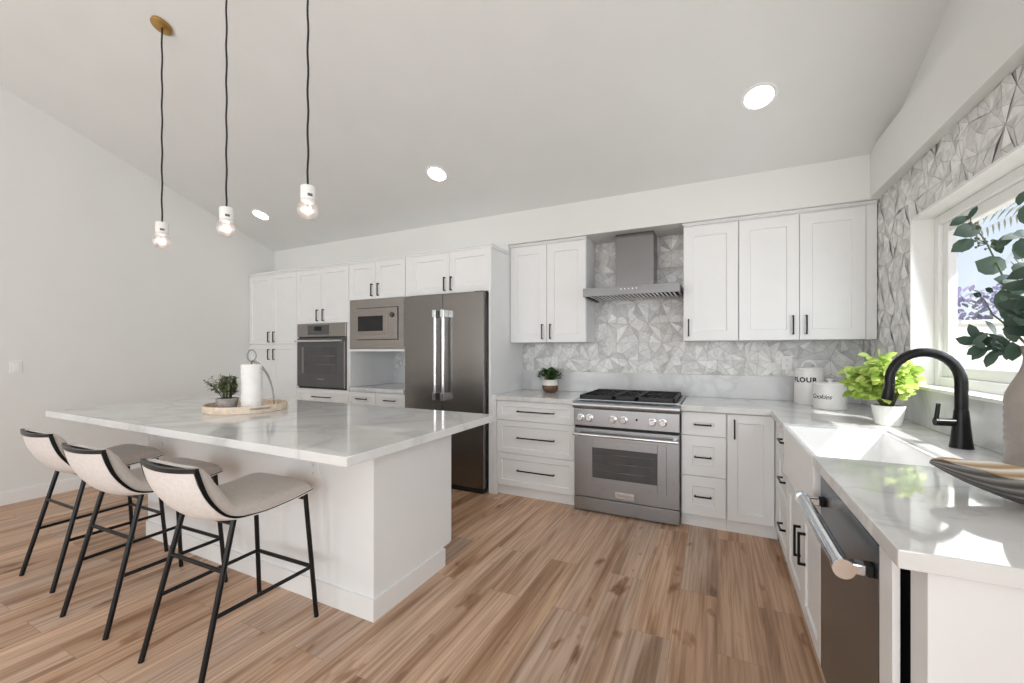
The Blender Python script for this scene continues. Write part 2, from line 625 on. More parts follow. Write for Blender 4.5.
def text_bm(s, size, depth, shear=0.0, xs=1.0, bold=0.0, spacing=1.0):
    cu = bpy.data.curves.new('lettering', 'FONT')
    cu.body, cu.size, cu.extrude, cu.shear = s, size, depth, shear
    cu.offset = bold
    cu.space_character = spacing
    cu.align_x, cu.align_y = 'CENTER', 'CENTER'
    o = bpy.data.objects.new('lettering', cu)
    COL.objects.link(o)
    dg = bpy.context.evaluated_depsgraph_get()
    me = bpy.data.meshes.new_from_object(o.evaluated_get(dg))
    bm = bmesh.new()
    bm.from_mesh(me)
    bpy.data.objects.remove(o)
    bpy.data.curves.remove(cu)
    bpy.data.meshes.remove(me)
    if xs != 1.0:
        bm.transform(Matrix.Diagonal((xs, 1, 1, 1)))
    return bm


# ------------------------------------------------------------------ setting
XL, XW, YW, YR = -5.512, 1.029, 4.12, -4.5
YS, XS = 3.745, 0.965            # soffit faces
CZ0, CSL, YCE = 2.706, 0.3605, 3.745
YRG = -0.8                        # ridge


def ceil_z(y):
    return CZ0 + CSL * (YCE - max(y, YRG)) - CSL * max(0, YRG - y)


link('floor', B(XL - 0.1, XW + 0.1, YR - 0.1, YW + 0.1, -0.1, 0.0), M['floor'], kind='structure')
bm = bmesh.new()
prof = [(YW + 0.1, ceil_z(YW + 0.1)), (YRG, ceil_z(YRG)), (YR - 0.1, ceil_z(YR - 0.1))]
lo = [[bm.verts.new((x, y, z)) for x in (XL - 0.1, XW + 0.1)] for y, z in prof]
hi = [[bm.verts.new((x, y, z + 0.15)) for x in (XL - 0.1, XW + 0.1)] for y, z in prof]
for i in range(2):
    bm.faces.new((lo[i][0], lo[i][1], lo[i + 1][1], lo[i + 1][0]))
    bm.faces.new((hi[i][1], hi[i][0], hi[i + 1][0], hi[i + 1][1]))
    for s in (0, 1):
        bm.faces.new((lo[i][s], lo[i + 1][s], hi[i + 1][s], hi[i][s]))
bm.faces.new((lo[0][0], hi[0][0], hi[0][1], lo[0][1]))
bm.faces.new((lo[2][0], lo[2][1], hi[2][1], hi[2][0]))
link('ceiling', bm, M['ceil'], kind='structure')


def gable_wall(x0, x1, holes):
    """side wall under the vault; holes are (y0, y1, z0, z1)"""
    bm = bmesh.new()
    ys = sorted({YR, YRG, YW} | {h[0] for h in holes} | {h[1] for h in holes})
    for a, b_ in zip(ys, ys[1:]):
        hs = [h for h in holes if h[0] <= a + 1e-6 and h[1] >= b_ - 1e-6]
        spans = [(0.0, None)]
        if hs:
            spans = [(0.0, hs[0][2]), (hs[0][3], None)]
        for z0, z1 in spans:
            za, zb = (ceil_z(a), ceil_z(b_)) if z1 is None else (z1, z1)
            v = [bm.verts.new(p) for p in ((x0, a, z0), (x0, b_, z0), (x0, b_, zb), (x0, a, za), (x1, a, z0), (x1, b_, z0), (x1, b_, zb), (x1, a, za))]
            for f in ((0, 1, 2, 3), (5, 4, 7, 6), (0, 4, 5, 1), (1, 5, 6, 2), (2, 6, 7, 3), (3, 7, 4, 0)):
                bm.faces.new([v[i] for i in f])
    return bm


WY0, WY1, WZ0, WZ1 = 1.60, 3.204, 1.118, 2.09
link('wall_left', gable_wall(XL - 0.1, XL, []), M['wall'], kind='structure')
link('wall_right', gable_wall(XW, XW + 0.16, [(WY0, WY1, WZ0, WZ1), (-3.1, -0.7, 0.75, 2.25)]), M['wall'], kind='structure')
link('wall_back', B(XL - 0.1, XW + 0.16, YW, YW + 0.12, 0, ceil_z(YW) + 0.02), M['wall'], kind='structure')
bm = bmesh.new()
zr = ceil_z(YR)
for a, b_, z0 in ((XL - 0.1, -5.05, 0), (-5.05, -2.75, 2.6), (-2.75, -1.85, 0), (-1.85, 0.45, 2.6), (0.45, XW + 0.16, 0)):
    add_box(bm, a, b_, YR - 0.12, YR, z0, zr + 0.02)
link('wall_rear', bm, M['wall'], kind='structure')
# soffits
bm = bmesh.new()
v = [bm.verts.new(p) for x in (XL + 0.001, XW - 0.001) for p in ((x, YS, 2.392), (x, YW - 0.001, 2.392), (x, YW - 0.001, ceil_z(YW)), (x, YS, ceil_z(YS)))]
for f in ((0, 1, 2, 3), (7, 6, 5, 4), (0, 4, 5, 1), (1, 5, 6, 2), (2, 6, 7, 3), (3, 7, 4, 0)):
    bm.faces.new([v[i] for i in f])
link('trim_1', bm, M['wall'], kind='structure')
link('trim_2', B(XS, XW - 0.001, -4.4, YS - 0.001, 2.40, 2.735), M['wall'], kind='structure')
# baseboards
bm = bmesh.new()
for z0, z1, t in ((0, 0.10, 0.016), (0.10, 0.114, 0.011)):
    add_box(bm, XL, XL + t, YR, 3.40, z0, z1)
link('baseboard_left', bm, M['trim'], kind='structure')
link('baseboard_rear', B(-2.75, -1.85, YR, YR + 0.015, 0, 0.11), M['trim'], kind='structure')


# faceted triangular marble tiles
def facet_tiles(name, regions, place, edge=0.105, depth=0.011, seed=1):
    """regions (a0,a1,b0,b1) in wall coordinates; place(a,b,c) -> world"""
    rnd = random.Random(seed)
    bm = bmesh.new()
    lay = bm.loops.layers.float_color.new('shade')
    A0 = min(r[0] for r in regions) - 0.2
    A1 = max(r[1] for r in regions) + 0.2
    B0 = min(r[2] for r in regions) - 0.2
    B1 = max(r[3] for r in regions) + 0.2
    hgt = edge * 0.866
    nj, ni = int((B1 - B0) / hgt) + 2, int((A1 - A0) / edge) + 2
    pt = {}
    for j in range(nj):
        for i in range(ni):
            pt[i, j] = Vector((A0 + (i + 0.5 * (j % 2)) * edge + rnd.uniform(-0.13, 0.13) * edge, B0 + j * hgt + rnd.uniform(-0.13, 0.13) * edge, 0.0025))
    mids = {}

    def mid(a, b_):
        k = (min(a, b_), max(a, b_))
        if k not in mids:
            q = pt[a].lerp(pt[b_], rnd.uniform(0.38, 0.62))
            q.z = 0.003 + depth * rnd.uniform(0.15, 0.75)
            mids[k] = q
        return mids[k]
    tris = []
    for j in range(nj - 1):
        for i in range(ni - 1):
            if j % 2 == 0:
                big = [((i, j), (i + 1, j), (i, j + 1)), ((i + 1, j), (i + 1, j + 1), (i, j + 1))]
            else:
                big = [((i, j), (i + 1, j), (i + 1, j + 1)), ((i, j), (i + 1, j + 1), (i, j + 1))]
            for a, b_, c in big:
                ce = (pt[a] + pt[b_] + pt[c]) / 3 + Vector((rnd.uniform(-.07, .07) * edge, rnd.uniform(-.07, .07) * edge, 0))
                ce.z = 0.003 + depth * rnd.uniform(0.5, 1.0)
                for p, q in ((a, b_), (b_, c), (c, a)):
                    m = mid(p, q)
                    if rnd.random() < 0.3:
                        tris.append((tuple(pt[p]), tuple(pt[q]), tuple(ce)))
                    else:
                        tris.append((tuple(pt[p]), tuple(m), tuple(ce)))
                        tris.append((tuple(m), tuple(pt[q]), tuple(ce)))
    shades = {t: rnd.betavariate(2.2, 1.7) for t in tris}
    for (a0, a1, b0, b1) in regions:
        t = bmesh.new()
        tl = t.loops.layers.float_color.new('shade')
        for tri in tris:
            P = [Vector(q) for q in tri]
            if max(p.x for p in P) < a0 or min(p.x for p in P) > a1 or max(p.y for p in P) < b0 or min(p.y for p in P) > b1:
                continue
            c = (P[0] + P[1] + P[2]) / 3
            tilt = rnd.uniform(-0.001, 0.001)
            P = [p + (c - p) * 0.035 + Vector((0, 0, tilt)) for p in P]
            f = t.faces.new([t.verts.new(p) for p in P])
            sh = shades[tri]
            for lp in f.loops:
                lp[tl] = (sh, sh, sh, 1)
        for co, no in (((a0, 0, 0), (-1, 0, 0)), ((a1, 0, 0), (1, 0, 0)), ((0, b0, 0), (0, -1, 0)), ((0, b1, 0), (0, 1, 0))):
            bmesh.ops.bisect_plane(t, geom=list(t.verts) + list(t.edges) + list(t.faces), plane_co=co, plane_no=no, clear_outer=True)
        for f in t.faces:
            n = bm.faces.new([bm.verts.new(place(*v.co)) for v in f.verts])
            for lp, lq in zip(n.loops, f.loops):
                lp[lay] = lq[tl]
        t.free()
        n = bm.faces.new([bm.verts.new(place(a, b_, 0.0012)) for a, b_ in ((a0, b0), (a1, b0), (a1, b1), (a0, b1))])
        n.material_index = 1
    me = bpy.data.meshes.new(name)
    bm.to_mesh(me)
    bm.free()
    o = bpy.data.objects.new(name, me)
    COL.objects.link(o)
    me.materials.append(M['tile'])
    me.materials.append(M['grout'])
    o['kind'] = 'structure'
    return o


facet_tiles('trim_3', [(-1.885, XW - 0.012, 1.115, 2.391), (-3.69, -2.885, 1.115, 1.32)], lambda a, b_, c: Vector((a, YW - c, b_)), 0.195, 0.011, 3)
facet_tiles('trim_4', [(WY1 + 0.001, YW - 0.013, 1.115, 2.399), (WY0, WY1 + 0.001, WZ1 + 0.001, 2.399), (1.16, WY0, 1.115, 2.399)],
            lambda a, b_, c: Vector((XW - c, a, b_)), 0.165, 0.011, 11)

# window over the sink
win = bpy.data.objects.new('window_1', None)
COL.objects.link(win)
win.location = (1.03, 2.4, WZ0)
win['kind'] = 'structure'
ORG[win] = Vector(win.location)


def ring_bm(x0, x1, y0, y1, z0, z1, wd, bevel=0.0):
    bm = bmesh.new()
    add_box(bm, x0, x1, y0, y0 + wd, z0, z1, None, bevel)
    add_box(bm, x0, x1, y1 - wd, y1, z0, z1, None, bevel)
    add_box(bm, x0, x1, y0 + wd, y1 - wd, z0, z0 + wd, None, bevel)
    add_box(bm, x0, x1, y0 + wd, y1 - wd, z1 - wd, z1, None, bevel)
    return bm


def ring_xz(x0, x1, y0, y1, z0, z1, wd, bevel=0.0):
    bm = bmesh.new()
    add_box(bm, x0, x0 + wd, y0, y1, z0, z1, None, bevel)
    add_box(bm, x1 - wd, x1, y0, y1, z0, z1, None, bevel)
    add_box(bm, x0 + wd, x1 - wd, y0, y1, z0, z0 + wd, None, bevel)
    add_box(bm, x0 + wd, x1 - wd, y0, y1, z1 - wd, z1, None, bevel)
    return bm


link('jamb_liner', ring_bm(1.006, 1.19, WY0 + 0.001, WY1 - 0.001, WZ0 + 0.001, WZ1 - 0.001, 0.012), M['trim'], win)
link('window_frame', ring_bm(1.107, 1.175, WY0 + 0.013, WY1 - 0.013, WZ0 + 0.013, WZ1 - 0.013, 0.05, 0.004), M['vinyl'], win)
link('sash', ring_bm(1.125, 1.165, WY0 + 0.063, WY1 - 0.063, WZ0 + 0.063, WZ1 - 0.063, 0.058, 0.006), M['vinyl'], win)
link('glass_pane', B(1.144, 1.149, WY0 + 0.12, WY1 - 0.12, WZ0 + 0.12, WZ1 - 0.12), M['pane'], win)
link('window_sill', B(0.99, 1.106, WY0 - 0.02, WY1 + 0.012, WZ0 - 0.003, WZ0 + 0.014, None, 0.003), M['trim'], win)

# outside
bm = B(1.2, 30, -20, 30, -0.15, -0.05)
add_box(bm, -20, 1.2, -20, -4.62, -0.15, -0.05)
link('ground', bm, M['ground'], kind='structure')
link('trim_5', B(1.19, 1.62, -4.6, 4.4, 2.41, 2.56), M['trim'], kind='structure')   # roof eave
gw = thing('garden_wall', 'pale stucco garden wall outside beyond the sink window', 'wall', (5.5, 8.1, -0.05))
bm = B(1.3, 11.0, 8.0, 8.2, -0.05, 1.70)
link('wall_body', bm, M['stucco'], gw)
link('wall_cap', B(1.3, 11.0, 7.97, 8.23, 1.70, 1.755, None, 0.01), M['stucco'], gw)
rnd = random.Random(5)
sh = thing('flowering_shrub', 'purple flowering shrub outside above the garden wall', 'shrub', (3.1, 8.75, -0.05))
bm = bmesh.new()
L = shade_layer(bm)
for i in range(1500):
    x = 2.2 + 2.4 * rnd.random()
    band = 0.5 + 0.5 * math.sin(x * 14)
    z = 0.9 + rnd.random() * (1.42 + 0.12 * math.sin(x * 5))
    d = Vector((rnd.uniform(-1, 1), rnd.uniform(-1, 0.4), rnd.uniform(-0.4, 1)))
    leaf(bm, L, (x, 8.75 + rnd.uniform(-0.3, 0.3), z), d, (0, 0, 1), 0.12, 0.075, min(1, max(0, band + rnd.uniform(-0.25, 0.25))))
link_leaves('blossom', bm, M['purple'], sh)
bm = bmesh.new()
for i in range(9):
    add_tube(bm, [(2.4 + i * 0.25, 8.75, -0.05), (2.35 + i * 0.25, 8.72, 0.8), (2.4 + i * 0.25 + rnd.uniform(-.1, .1), 8.75, 1.9)], 0.018, 6)
link('stem', bm, M['stem'], sh)
pt_ = thing('palm_tree', 'palm tree outside with dry fronds drooping across the window', 'tree', (5.0, 9.0, -0.05))
bm = bmesh.new()
add_tube(bm, [(5.0, 9.0, -0.05), (4.98, 9.0, 1.2), (5.02, 8.98, 2.6), (5.0, 9.0, 3.5)], [0.17, 0.14, 0.13, 0.12], 12)
link('trunk', bm, M['bark'], pt_)
for k in range(12):
    az = PI + 2 * PI * k / 12
    bm = bmesh.new()
    L = shade_layer(bm)
    pts = []
    for i in range(15):
        t = i / 14
        r = 2.3 * t
        pts.append(Vector((5.0 + r * math.cos(az), 9.0 + r * math.sin(az), 3.45 + 0.35 * math.sin(t * 2.2) - 0.7 * t * t)))
    for i in range(2, 15):
        for s in (-1, 1):
            for q in (0, 0.5):
                p = pts[i] if q == 0 or i == 14 else (pts[i] + pts[i + 1]) / 2
                d = (pts[i] - pts[i - 1]).normalized()
                sd = d.cross(Vector((0, 0, 1))).normalized() * s
                leaf(bm, L, p, d * 0.7 + sd - Vector((0, 0, 0.55)), (0, 0, 1), 0.24, 0.03, rnd.random(), (0.4, 1, 0.6, 0))
    link_leaves('frond', bm, M['palm'], pt_)


# ------------------------------------------------------------------ cabinets
def door(F, parent, a0, a1, b0, b1, pull=None, label=None, st=0.058, gap=0.0018, plen=0.135):
    """shaker door; pull is (a, b) centre of a vertical handle"""
    d = link('door', shaker_bm(F, a0 + gap, a1 - gap, b0 + gap, b1 - gap, st=st), M['cab'], parent)
    if pull:
        link('handle', pull_bm(F, pull[0], pull[1], plen, True), M['black'], d, 'black bar handle')
    return d


def drawer(F, parent, a0, a1, b0, b1, plen, pc=None, st=0.05, gap=0.0018):
    d = link('drawer', shaker_bm(F, a0 + gap, a1 - gap, b0 + gap, b1 - gap, st=st), M['cab'], parent)
    pc = pc or ((a0 + a1) / 2, (b0 + b1) / 2)
    link('handle', pull_bm(F, pc[0], pc[1], plen, False), M['black'], d, 'black bar handle')
    return d


YT, YB, YU = 3.398, 3.4164, 3.789     # door faces: tall run, base run, wall cabinets
TT = 2.292                             # top of the tall doors
TKZ = 0.095
XA, XB_, XC_, XD_ = -4.581, -3.709, -2.90, -1.887


def crown(bm, x0, x1, yf, z0, z1):
    add_box(bm, x0, x1, yf - 0.012, YS - 0.002 if yf < 3.7 else YW - 0.002, z0, z1 - 0.012)
    add_box(bm, x0, x1, yf - 0.024, YS - 0.002 if yf < 3.7 else YW - 0.002, z1 - 0.012, z1)


# pantry
t = thing('pantry_cabinet', 'tall white pantry cabinet with four shaker doors against the left wall', 'cabinet', ((XL + XA) / 2, 3.75, 0))
bm = B(XL + 0.004, XA - 0.001, YT + 0.021, YW - 0.002, TKZ, TT)
add_box(bm, XL + 0.004, XA - 0.001, YT + 0.075, YW - 0.002, 0.0, TKZ)
link('body', bm, M['cab'], t)
bm = bmesh.new()
crown(bm, XL + 0.004, XA - 0.001, YT + 0.012, TT, 2.326)
link('crown', bm, M['cab'], t)
F = front(0, YT + 0.02, 0, '-Y')
xm = -5.042
door(F, t, XL + 0.006, xm, 1.412, TT, (xm - 0.05, 1.502))
door(F, t, xm, XA, 1.412, TT, (xm + 0.05, 1.502))
door(F, t, XL + 0.006, xm, TKZ, 1.408, (xm - 0.05, 1.283))
door(F, t, xm, XA, TKZ, 1.408, (xm + 0.05, 1.283))

# oven cabinet
t = thing('oven_cabinet', 'tall white cabinet housing the wall oven between pantry and microwave', 'cabinet', ((XA + XB_) / 2, 3.75, 0))
bm = B(XA + 0.001, XB_ - 0.001, YT + 0.021, YW - 0.002, TKZ, 0.882)
add_box(bm, XA + 0.001, XB_ - 0.001, YT + 0.021, YW - 0.002, 1.645, TT)
add_box(bm, XA + 0.001, XA + 0.036, YT + 0.002, YW - 0.002, 0.882, 1.645)
add_box(bm, XB_ - 0.028, XB_ - 0.001, YT + 0.002, YW - 0.002, 0.882, 1.645)
add_box(bm, XA + 0.001, XB_ - 0.001, YT + 0.075, YW - 0.002, 0.0, TKZ)
link('body', bm, M['cab'], t)
bm = bmesh.new()
crown(bm, XA + 0.001, XB_ - 0.001, YT + 0.012, TT, 2.326)
link('crown', bm, M['cab'], t)
xm = -4.157
door(F, t, XA, xm, 1.648, TT, (xm - 0.05, 1.742))
door(F, t, xm, XB_, 1.648, TT, (xm + 0.05, 1.742))
drawer(F, t, XA, XB_, 0.64, 0.880, 0.30, (-4.14, 0.79))
drawer(F, t, XA, XB_, TKZ, 0.636, 0.30)

# microwave cabinet
t = thing('microwave_cabinet', 'white cabinet around the built-in microwave with an open niche and two drawers', 'cabinet', ((XB_ + XC_) / 2, 3.75, 0))
bm = B(XB_ + 0.001, XC_ - 0.001, YT + 0.021, YW - 0.002, 1.886, TT)
add_box(bm, XB_ + 0.001, XB_ + 0.024, YT + 0.002, YW - 0.002, 0.924, 1.886)
add_box(bm, XC_ - 0.010, XC_ - 0.001, YT + 0.002, YW - 0.002, 0.924, 1.886)
add_box(bm, XB_ + 0.024, XC_ - 0.010, YT + 0.002, YW - 0.015, 1.322, 1.346)
add_box(bm, XB_ + 0.001, XC_ - 0.001, YT + 0.021, YW - 0.002, TKZ, 0.878)
add_box(bm, XB_ + 0.001, XC_ - 0.001, YT + 0.075, YW - 0.002, 0.0, TKZ)
link('body', bm, M['cab'], t)
bm = bmesh.new()
crown(bm, XB_ + 0.001, XC_ - 0.001, YT + 0.012, TT, 2.326)
link('crown', bm, M['cab'], t)
xm = -3.309
door(F, t, XB_ + 0.004, xm, 1.888, TT, (xm - 0.045, 1.985))
door(F, t, xm, XC_ - 0.004, 1.888, TT, (xm + 0.045, 1.985))
drawer(F, t, XB_ + 0.002, xm, 0.70, 0.874, 0.15, ((XB_ + xm) / 2, 0.80))
drawer(F, t, xm, XC_ - 0.002, 0.70, 0.874, 0.15, ((XC_ + xm) / 2, 0.80))
door(F, t, XB_ + 0.002, xm, TKZ, 0.697, (xm - 0.05, 0.60))
door(F, t, xm, XC_ - 0.002, TKZ, 0.697, (xm + 0.05, 0.60))
bm = B(XB_ + 0.026, XC_ - 0.012, YT - 0.012, YW - 0.002, 0.8785, 0.921, None, 0.003)
single('niche_countertop', bm, M['slab'], 'short grey stone counter inside the niche under the microwave', 'countertop', loc=(-3.3, 3.75, 0.8785))

# cabinet above the fridge with its end panel
t = thing('fridge_surround_cabinet', 'white two-door cabinet above the fridge with a tall white end panel', 'cabinet', ((XC_ + XD_) / 2, 3.75, 0))
bm = B(XC_ + 0.001, XD_ - 0.026, YT + 0.021, YW - 0.002, 1.886, TT)
link('body', bm, M['cab'], t)
bm = B(XD_ - 0.025, XD_, YT + 0.002, YS - 0.0005, 0.0, TT)
add_box(bm, XD_ - 0.025, XD_, YS - 0.0005, YW - 0.013, 0.0, 2.3905)
add_box(bm, XD_ - 0.45, XD_ - 0.025, YS - 0.0005, YS + 0.02, 2.3262, 2.3905)
link('end_panel', bm, M['cab'], t)
bm = bmesh.new()
crown(bm, XC_ + 0.001, XD_ + 0.008, YT + 0.012, TT, 2.326)
link('crown', bm, M['cab'], t)
link('filler_strip', B(XC_ + 0.002, -2.828, YT + 0.004, YT + 0.0205, 1.888, TT), M['cab'], t)
xm = -2.353
door(F, t, -2.828, xm, 1.888, TT, (xm - 0.05, 1.982), st=0.065)
door(F, t, xm, XD_ - 0.002, 1.888, TT, (xm + 0.028, 1.982), st=0.065)


# base cabinets left and right of the range
def base_body(t, x0, x1):
    bm = B(x0, x1, YB + 0.021, YW - 0.002, TKZ, 0.8735)
    add_box(bm, x0, x1, YB + 0.04, YW - 0.002, 0.0, TKZ)
    link('body', bm, M['cab'], t)


FB = front(0, YB + 0.02, 0, '-Y')
RX0, RX1 = -1.0765, -0.2505
t = thing('drawer_base_cabinet', 'white base cabinet with three wide drawers left of the range', 'cabinet', (-1.48, 3.78, 0))
base_body(t, XD_ + 0.001, RX0 - 0.004)
link('filler_strip', B(XD_ + 0.001, -1.836, YB - 0.014, YB + 0.0205, 0.0, 0.914), M['cab'], t)
for b0, b1, zc in ((0.691, 0.871, 0.781), (0.390, 0.691, 0.543), (TKZ, 0.390, 0.247)):
    drawer(FB, t, -1.834, RX0 - 0.005, b0, b1, 0.355, (-1.444, zc))
t = thing('narrow_drawer_cabinet', 'narrow white base cabinet with three small drawers right of the range', 'cabinet', (-0.09, 3.78, 0))
base_body(t, RX1 + 0.004, 0.0610)
for b0, b1, zc in ((0.691, 0.868, 0.776), (0.390, 0.691, 0.535), (TKZ, 0.390, 0.242)):
    drawer(FB, t, RX1 + 0.005, 0.058, b0, b1, 0.118, (-0.096, zc), st=0.075)
t = thing('corner_base_cabinet', 'white single-door base cabinet in the corner beside the narrow drawers', 'cabinet', (0.21, 3.78, 0))
base_body(t, 0.0625, 0.380)
door(FB, t, 0.066, 0.359, TKZ, 0.868, (0.112, 0.76), st=0.062, plen=0.14)

# wall cabinets
UZ0, UZ1, UC = 1.4085, 2.358, 2.391
FU = front(0, YU + 0.02, 0, '-Y')
t = thing('wall_cabinet', 'white two-door wall cabinet left of the range hood', 'cabinet', (-1.49, 3.95, UZ0))
link('body', B(XD_ + 0.001, -1.0948, YU + 0.021, YW - 0.013, UZ0, UC - 0.02), M['cab'], t)
bm = bmesh.new()
add_box(bm, XD_ + 0.001, -1.0948, YU + 0.002, YW - 0.013, UC - 0.02, UC - 0.001)
add_box(bm, XD_ + 0.001, -1.086, YU - 0.008, YW - 0.013, UC - 0.012, UC - 0.001)
link('crown', bm, M['cab'], t)
door(FU, t, XD_ + 0.006, -1.487, UZ0, UZ1, (-1.529, 1.514), st=0.075, plen=0.145)
door(FU, t, -1.487, -1.0955, UZ0, UZ1, (-1.445, 1.514), st=0.075, plen=0.145)
t = thing('wall_cabinet', 'white single-door wall cabinet right of the range hood', 'cabinet', (-0.05, 3.95, UZ0))
link('body', B(-0.256, 0.1515, YU + 0.021, YW - 0.013, UZ0, UC - 0.02), M['cab'], t)
bm = bmesh.new()
add_box(bm, -0.256, 0.1515, YU + 0.002, YW - 0.013, UC - 0.02, UC - 0.001)
add_box(bm, -0.264, 0.1515, YU - 0.008, YW - 0.013, UC - 0.012, UC - 0.001)
link('crown', bm, M['cab'], t)
door(FU, t, -0.2555, 0.150, UZ0, UZ1, (-0.214, 1.519), st=0.078, plen=0.145)
t = thing('wall_cabinet', 'white two-door wall cabinet in the corner by the window wall', 'cabinet', (0.59, 3.95, UZ0))
link('body', B(0.1525, XW - 0.013, YU + 0.021, YW - 0.013, UZ0, UC - 0.02), M['cab'], t)
bm = bmesh.new()
add_box(bm, 0.1525, XW - 0.013, YU + 0.002, YW - 0.013, UC - 0.02, UC - 0.001)
add_box(bm, 0.1525, XW - 0.013, YU - 0.008, YW - 0.013, UC - 0.012, UC - 0.001)
link('crown', bm, M['cab'], t)
link('filler_strip', B(0.9555, XW - 0.013, YU + 0.008, YU + 0.0205, UZ0, UC - 0.021), M['cab'], t)
door(FU, t, 0.1545, 0.5575, UZ0, UZ1, (0.516, 1.522), st=0.078, plen=0.145)
door(FU, t, 0.5575, 0.9535, UZ0, UZ1, (0.600, 1.522), st=0.078, plen=0.145)

# right run (faces the aisle)
XF = 0.361
FR = front(XF + 0.02, 0, 0, '-X')        # local x = -world y
SY0, SY1 = 1.986, 2.790                  # sink cut-out
t = thing('sink_side_drawer_cabinet', 'white base cabinet with three drawers between the corner and the sink', 'cabinet', (0.7, 3.1, 0))
bm = B(XF + 0.021, XW - 0.002, 2.838, 3.434, TKZ, 0.8735)
add_box(bm, XF + 0.045, XW - 0.002, 2.838, 3.434, 0.0, TKZ)
link('body', bm, M['cab'], t)
link('filler_strip', B(XF + 0.003, XF + 0.0205, 3.262, 3.4135, TKZ, 0.868), M['cab'], t)
for b0, b1, zc in ((0.691, 0.868, 0.780), (0.390, 0.691, 0.545), (TKZ, 0.390, 0.262)):
    drawer(FR, t, -3.26, -2.842, b0, b1, 0.13, (-2.985, zc))
t = thing('sink_base_cabinet', 'white two-door base cabinet under the farmhouse sink', 'cabinet', (0.7, 2.4, 0))
bm = B(XF + 0.021, XW - 0.002, 1.988, 2.836, TKZ, 0.60)
add_box(bm, XF + 0.045, XW - 0.002, 1.988, 2.836, 0.0, TKZ)
add_box(bm, XF + 0.012, XW - 0.002, 2.800, 2.836, 0.60, 0.868)
add_box(bm, 0.87, XW - 0.002, 1.988, 2.800, 0.60, 0.8735)
link('body', bm, M['cab'], t)
door(FR, t, -2.833, -2.372, TKZ, 0.600, (-2.425, 0.405), plen=0.15)
door(FR, t, -2.372, -1.990, TKZ, 0.600, (-2.308, 0.415), plen=0.15)

# dishwasher
t = thing('dishwasher', 'stainless dishwasher with a thick bar handle beside the sink', 'dishwasher', (0.7, 1.655, 0))
link('tub', B(XF + 0.04, XW - 0.03, 1.338, 1.982, 0.10, 0.845), M['blackmatte'], t)
link('toe_kick', B(XF + 0.06, XW - 0.03, 1.338, 1.982, 0.0, 0.098), M['blackmatte'], t)
dr = link('door', B(XF - 0.001, XF + 0.038, 1.335, 1.984, 0.10, 0.838, None, 0.003), M['dwsteel'], t, 'dark stainless door')
link('top_edge', B(XF - 0.002, XF + 0.038, 1.336, 1.983, 0.8385, 0.862), M['blackglass'], dr, 'black control edge')
bm = bmesh.new()
add_tube(bm, [(0.296, 1.368, 0.755), (0.296, 1.945, 0.755)], 0.022, 20)
for y in (1.368, 1.945):
    add_tube(bm, [(0.296, y - 0.012, 0.755), (0.296, y + 0.012, 0.755)], 0.0255, 20)
link('handle', bm, M['chrome'], dr, 'bright bar handle', smooth_angle=40)
for y in (1.385, 1.928):
    link('handle_bracket', B(0.296, XF - 0.0145, y - 0.017, y + 0.017, 0.741, 0.769, None, 0.004), M['chrome'], dr)
    link('bracket_collar', B(XF - 0.014, XF - 0.0012, y - 0.018, y + 0.018, 0.740, 0.770, None, 0.002), M['blackmatte'], dr, 'black bracket collar')

# end of the right run
t = thing('counter_end_panel', 'white end panel closing the near end of the sink counter', 'panel', (0.7, 1.2, 0))
link('side_panel', B(0.389, XW - 0.002, 1.150, 1.236, 0.0, 0.8735, None, 0.002), M['cab'], t)
link('front_stile', B(XF, XF + 0.0145, 1.247, 1.3325, 0.0, 0.8735, None, 0.0015), M['cab'], t)
link('dark_gap_board', B(XF + 0.04, XW - 0.03, 1.250, 1.332, 0.0, 0.8735), M['blackmatte'], t, 'black board darkening the gap')  # black board added so the gap shows as a dark recess

# ------------------------------------------------------------------ countertops and splash slabs
def prism(poly, z0, z1):
    bm = bmesh.new()
    a = [bm.verts.new((x, y, z0)) for x, y in poly]
    b_ = [bm.verts.new((x, y, z1)) for x, y in poly]
    n = len(poly)
    bm.faces.new(b_)
    bm.faces.new(list(reversed(a)))
    for i in range(n):
        bm.faces.new((a[i], a[(i + 1) % n], b_[(i + 1) % n], b_[i]))
    return bm


YCF, XCF, YEND = 3.392, 0.3346, 1.124
ZC0, ZC = 0.874, 0.914
t = thing('countertop', 'L-shaped white quartz countertop running from the range around the sink', 'countertop', (0.7, 2.6, ZC0))
poly = [(RX1 + 0.003, YW - 0.002), (RX1 + 0.003, YCF), (XCF, YCF), (XCF, SY1), (0.79, SY1), (0.79, SY0), (XCF, SY0), (XCF, YEND), (XW - 0.002, YEND), (XW - 0.002, YW - 0.002)]
link('slab', prism(poly, ZC0, ZC), M['quartz'], t, bevel=0.003)
single('splash_slab', B(XW - 0.022, XW - 0.002, YEND, YW - 0.024, ZC + 0.0005, 1.1145, None, 0.002), M['slab'],
       'low stone splash strip under the sink window behind the faucet', 'backsplash', loc=(XW - 0.012, 2.6, ZC))
single('countertop', prism([(XD_ + 0.0015, YW - 0.024), (XD_ + 0.0015, YB + 0.022), (-1.835, YB + 0.022), (-1.835, YCF), (RX0 - 0.003, YCF), (RX0 - 0.003, YW - 0.024)], ZC0, ZC), M['quartz'],
       'short white quartz countertop between the fridge panel and the range', 'countertop', loc=(-1.48, 3.75, ZC0))
bm = B(XD_ + 0.001, XW - 0.003, YW - 0.022, YW - 0.002, ZC + 0.0006, 1.1145, None, 0.002)
single('splash_slab', bm, M['slab'], 'low grey veined stone splash strip along the back wall behind the range', 'backsplash', loc=(-0.4, YW - 0.012, ZC))
bm = B(XB_ + 0.026, XC_ - 0.012, YW - 0.014, YW - 0.002, 0.922, 1.1145)
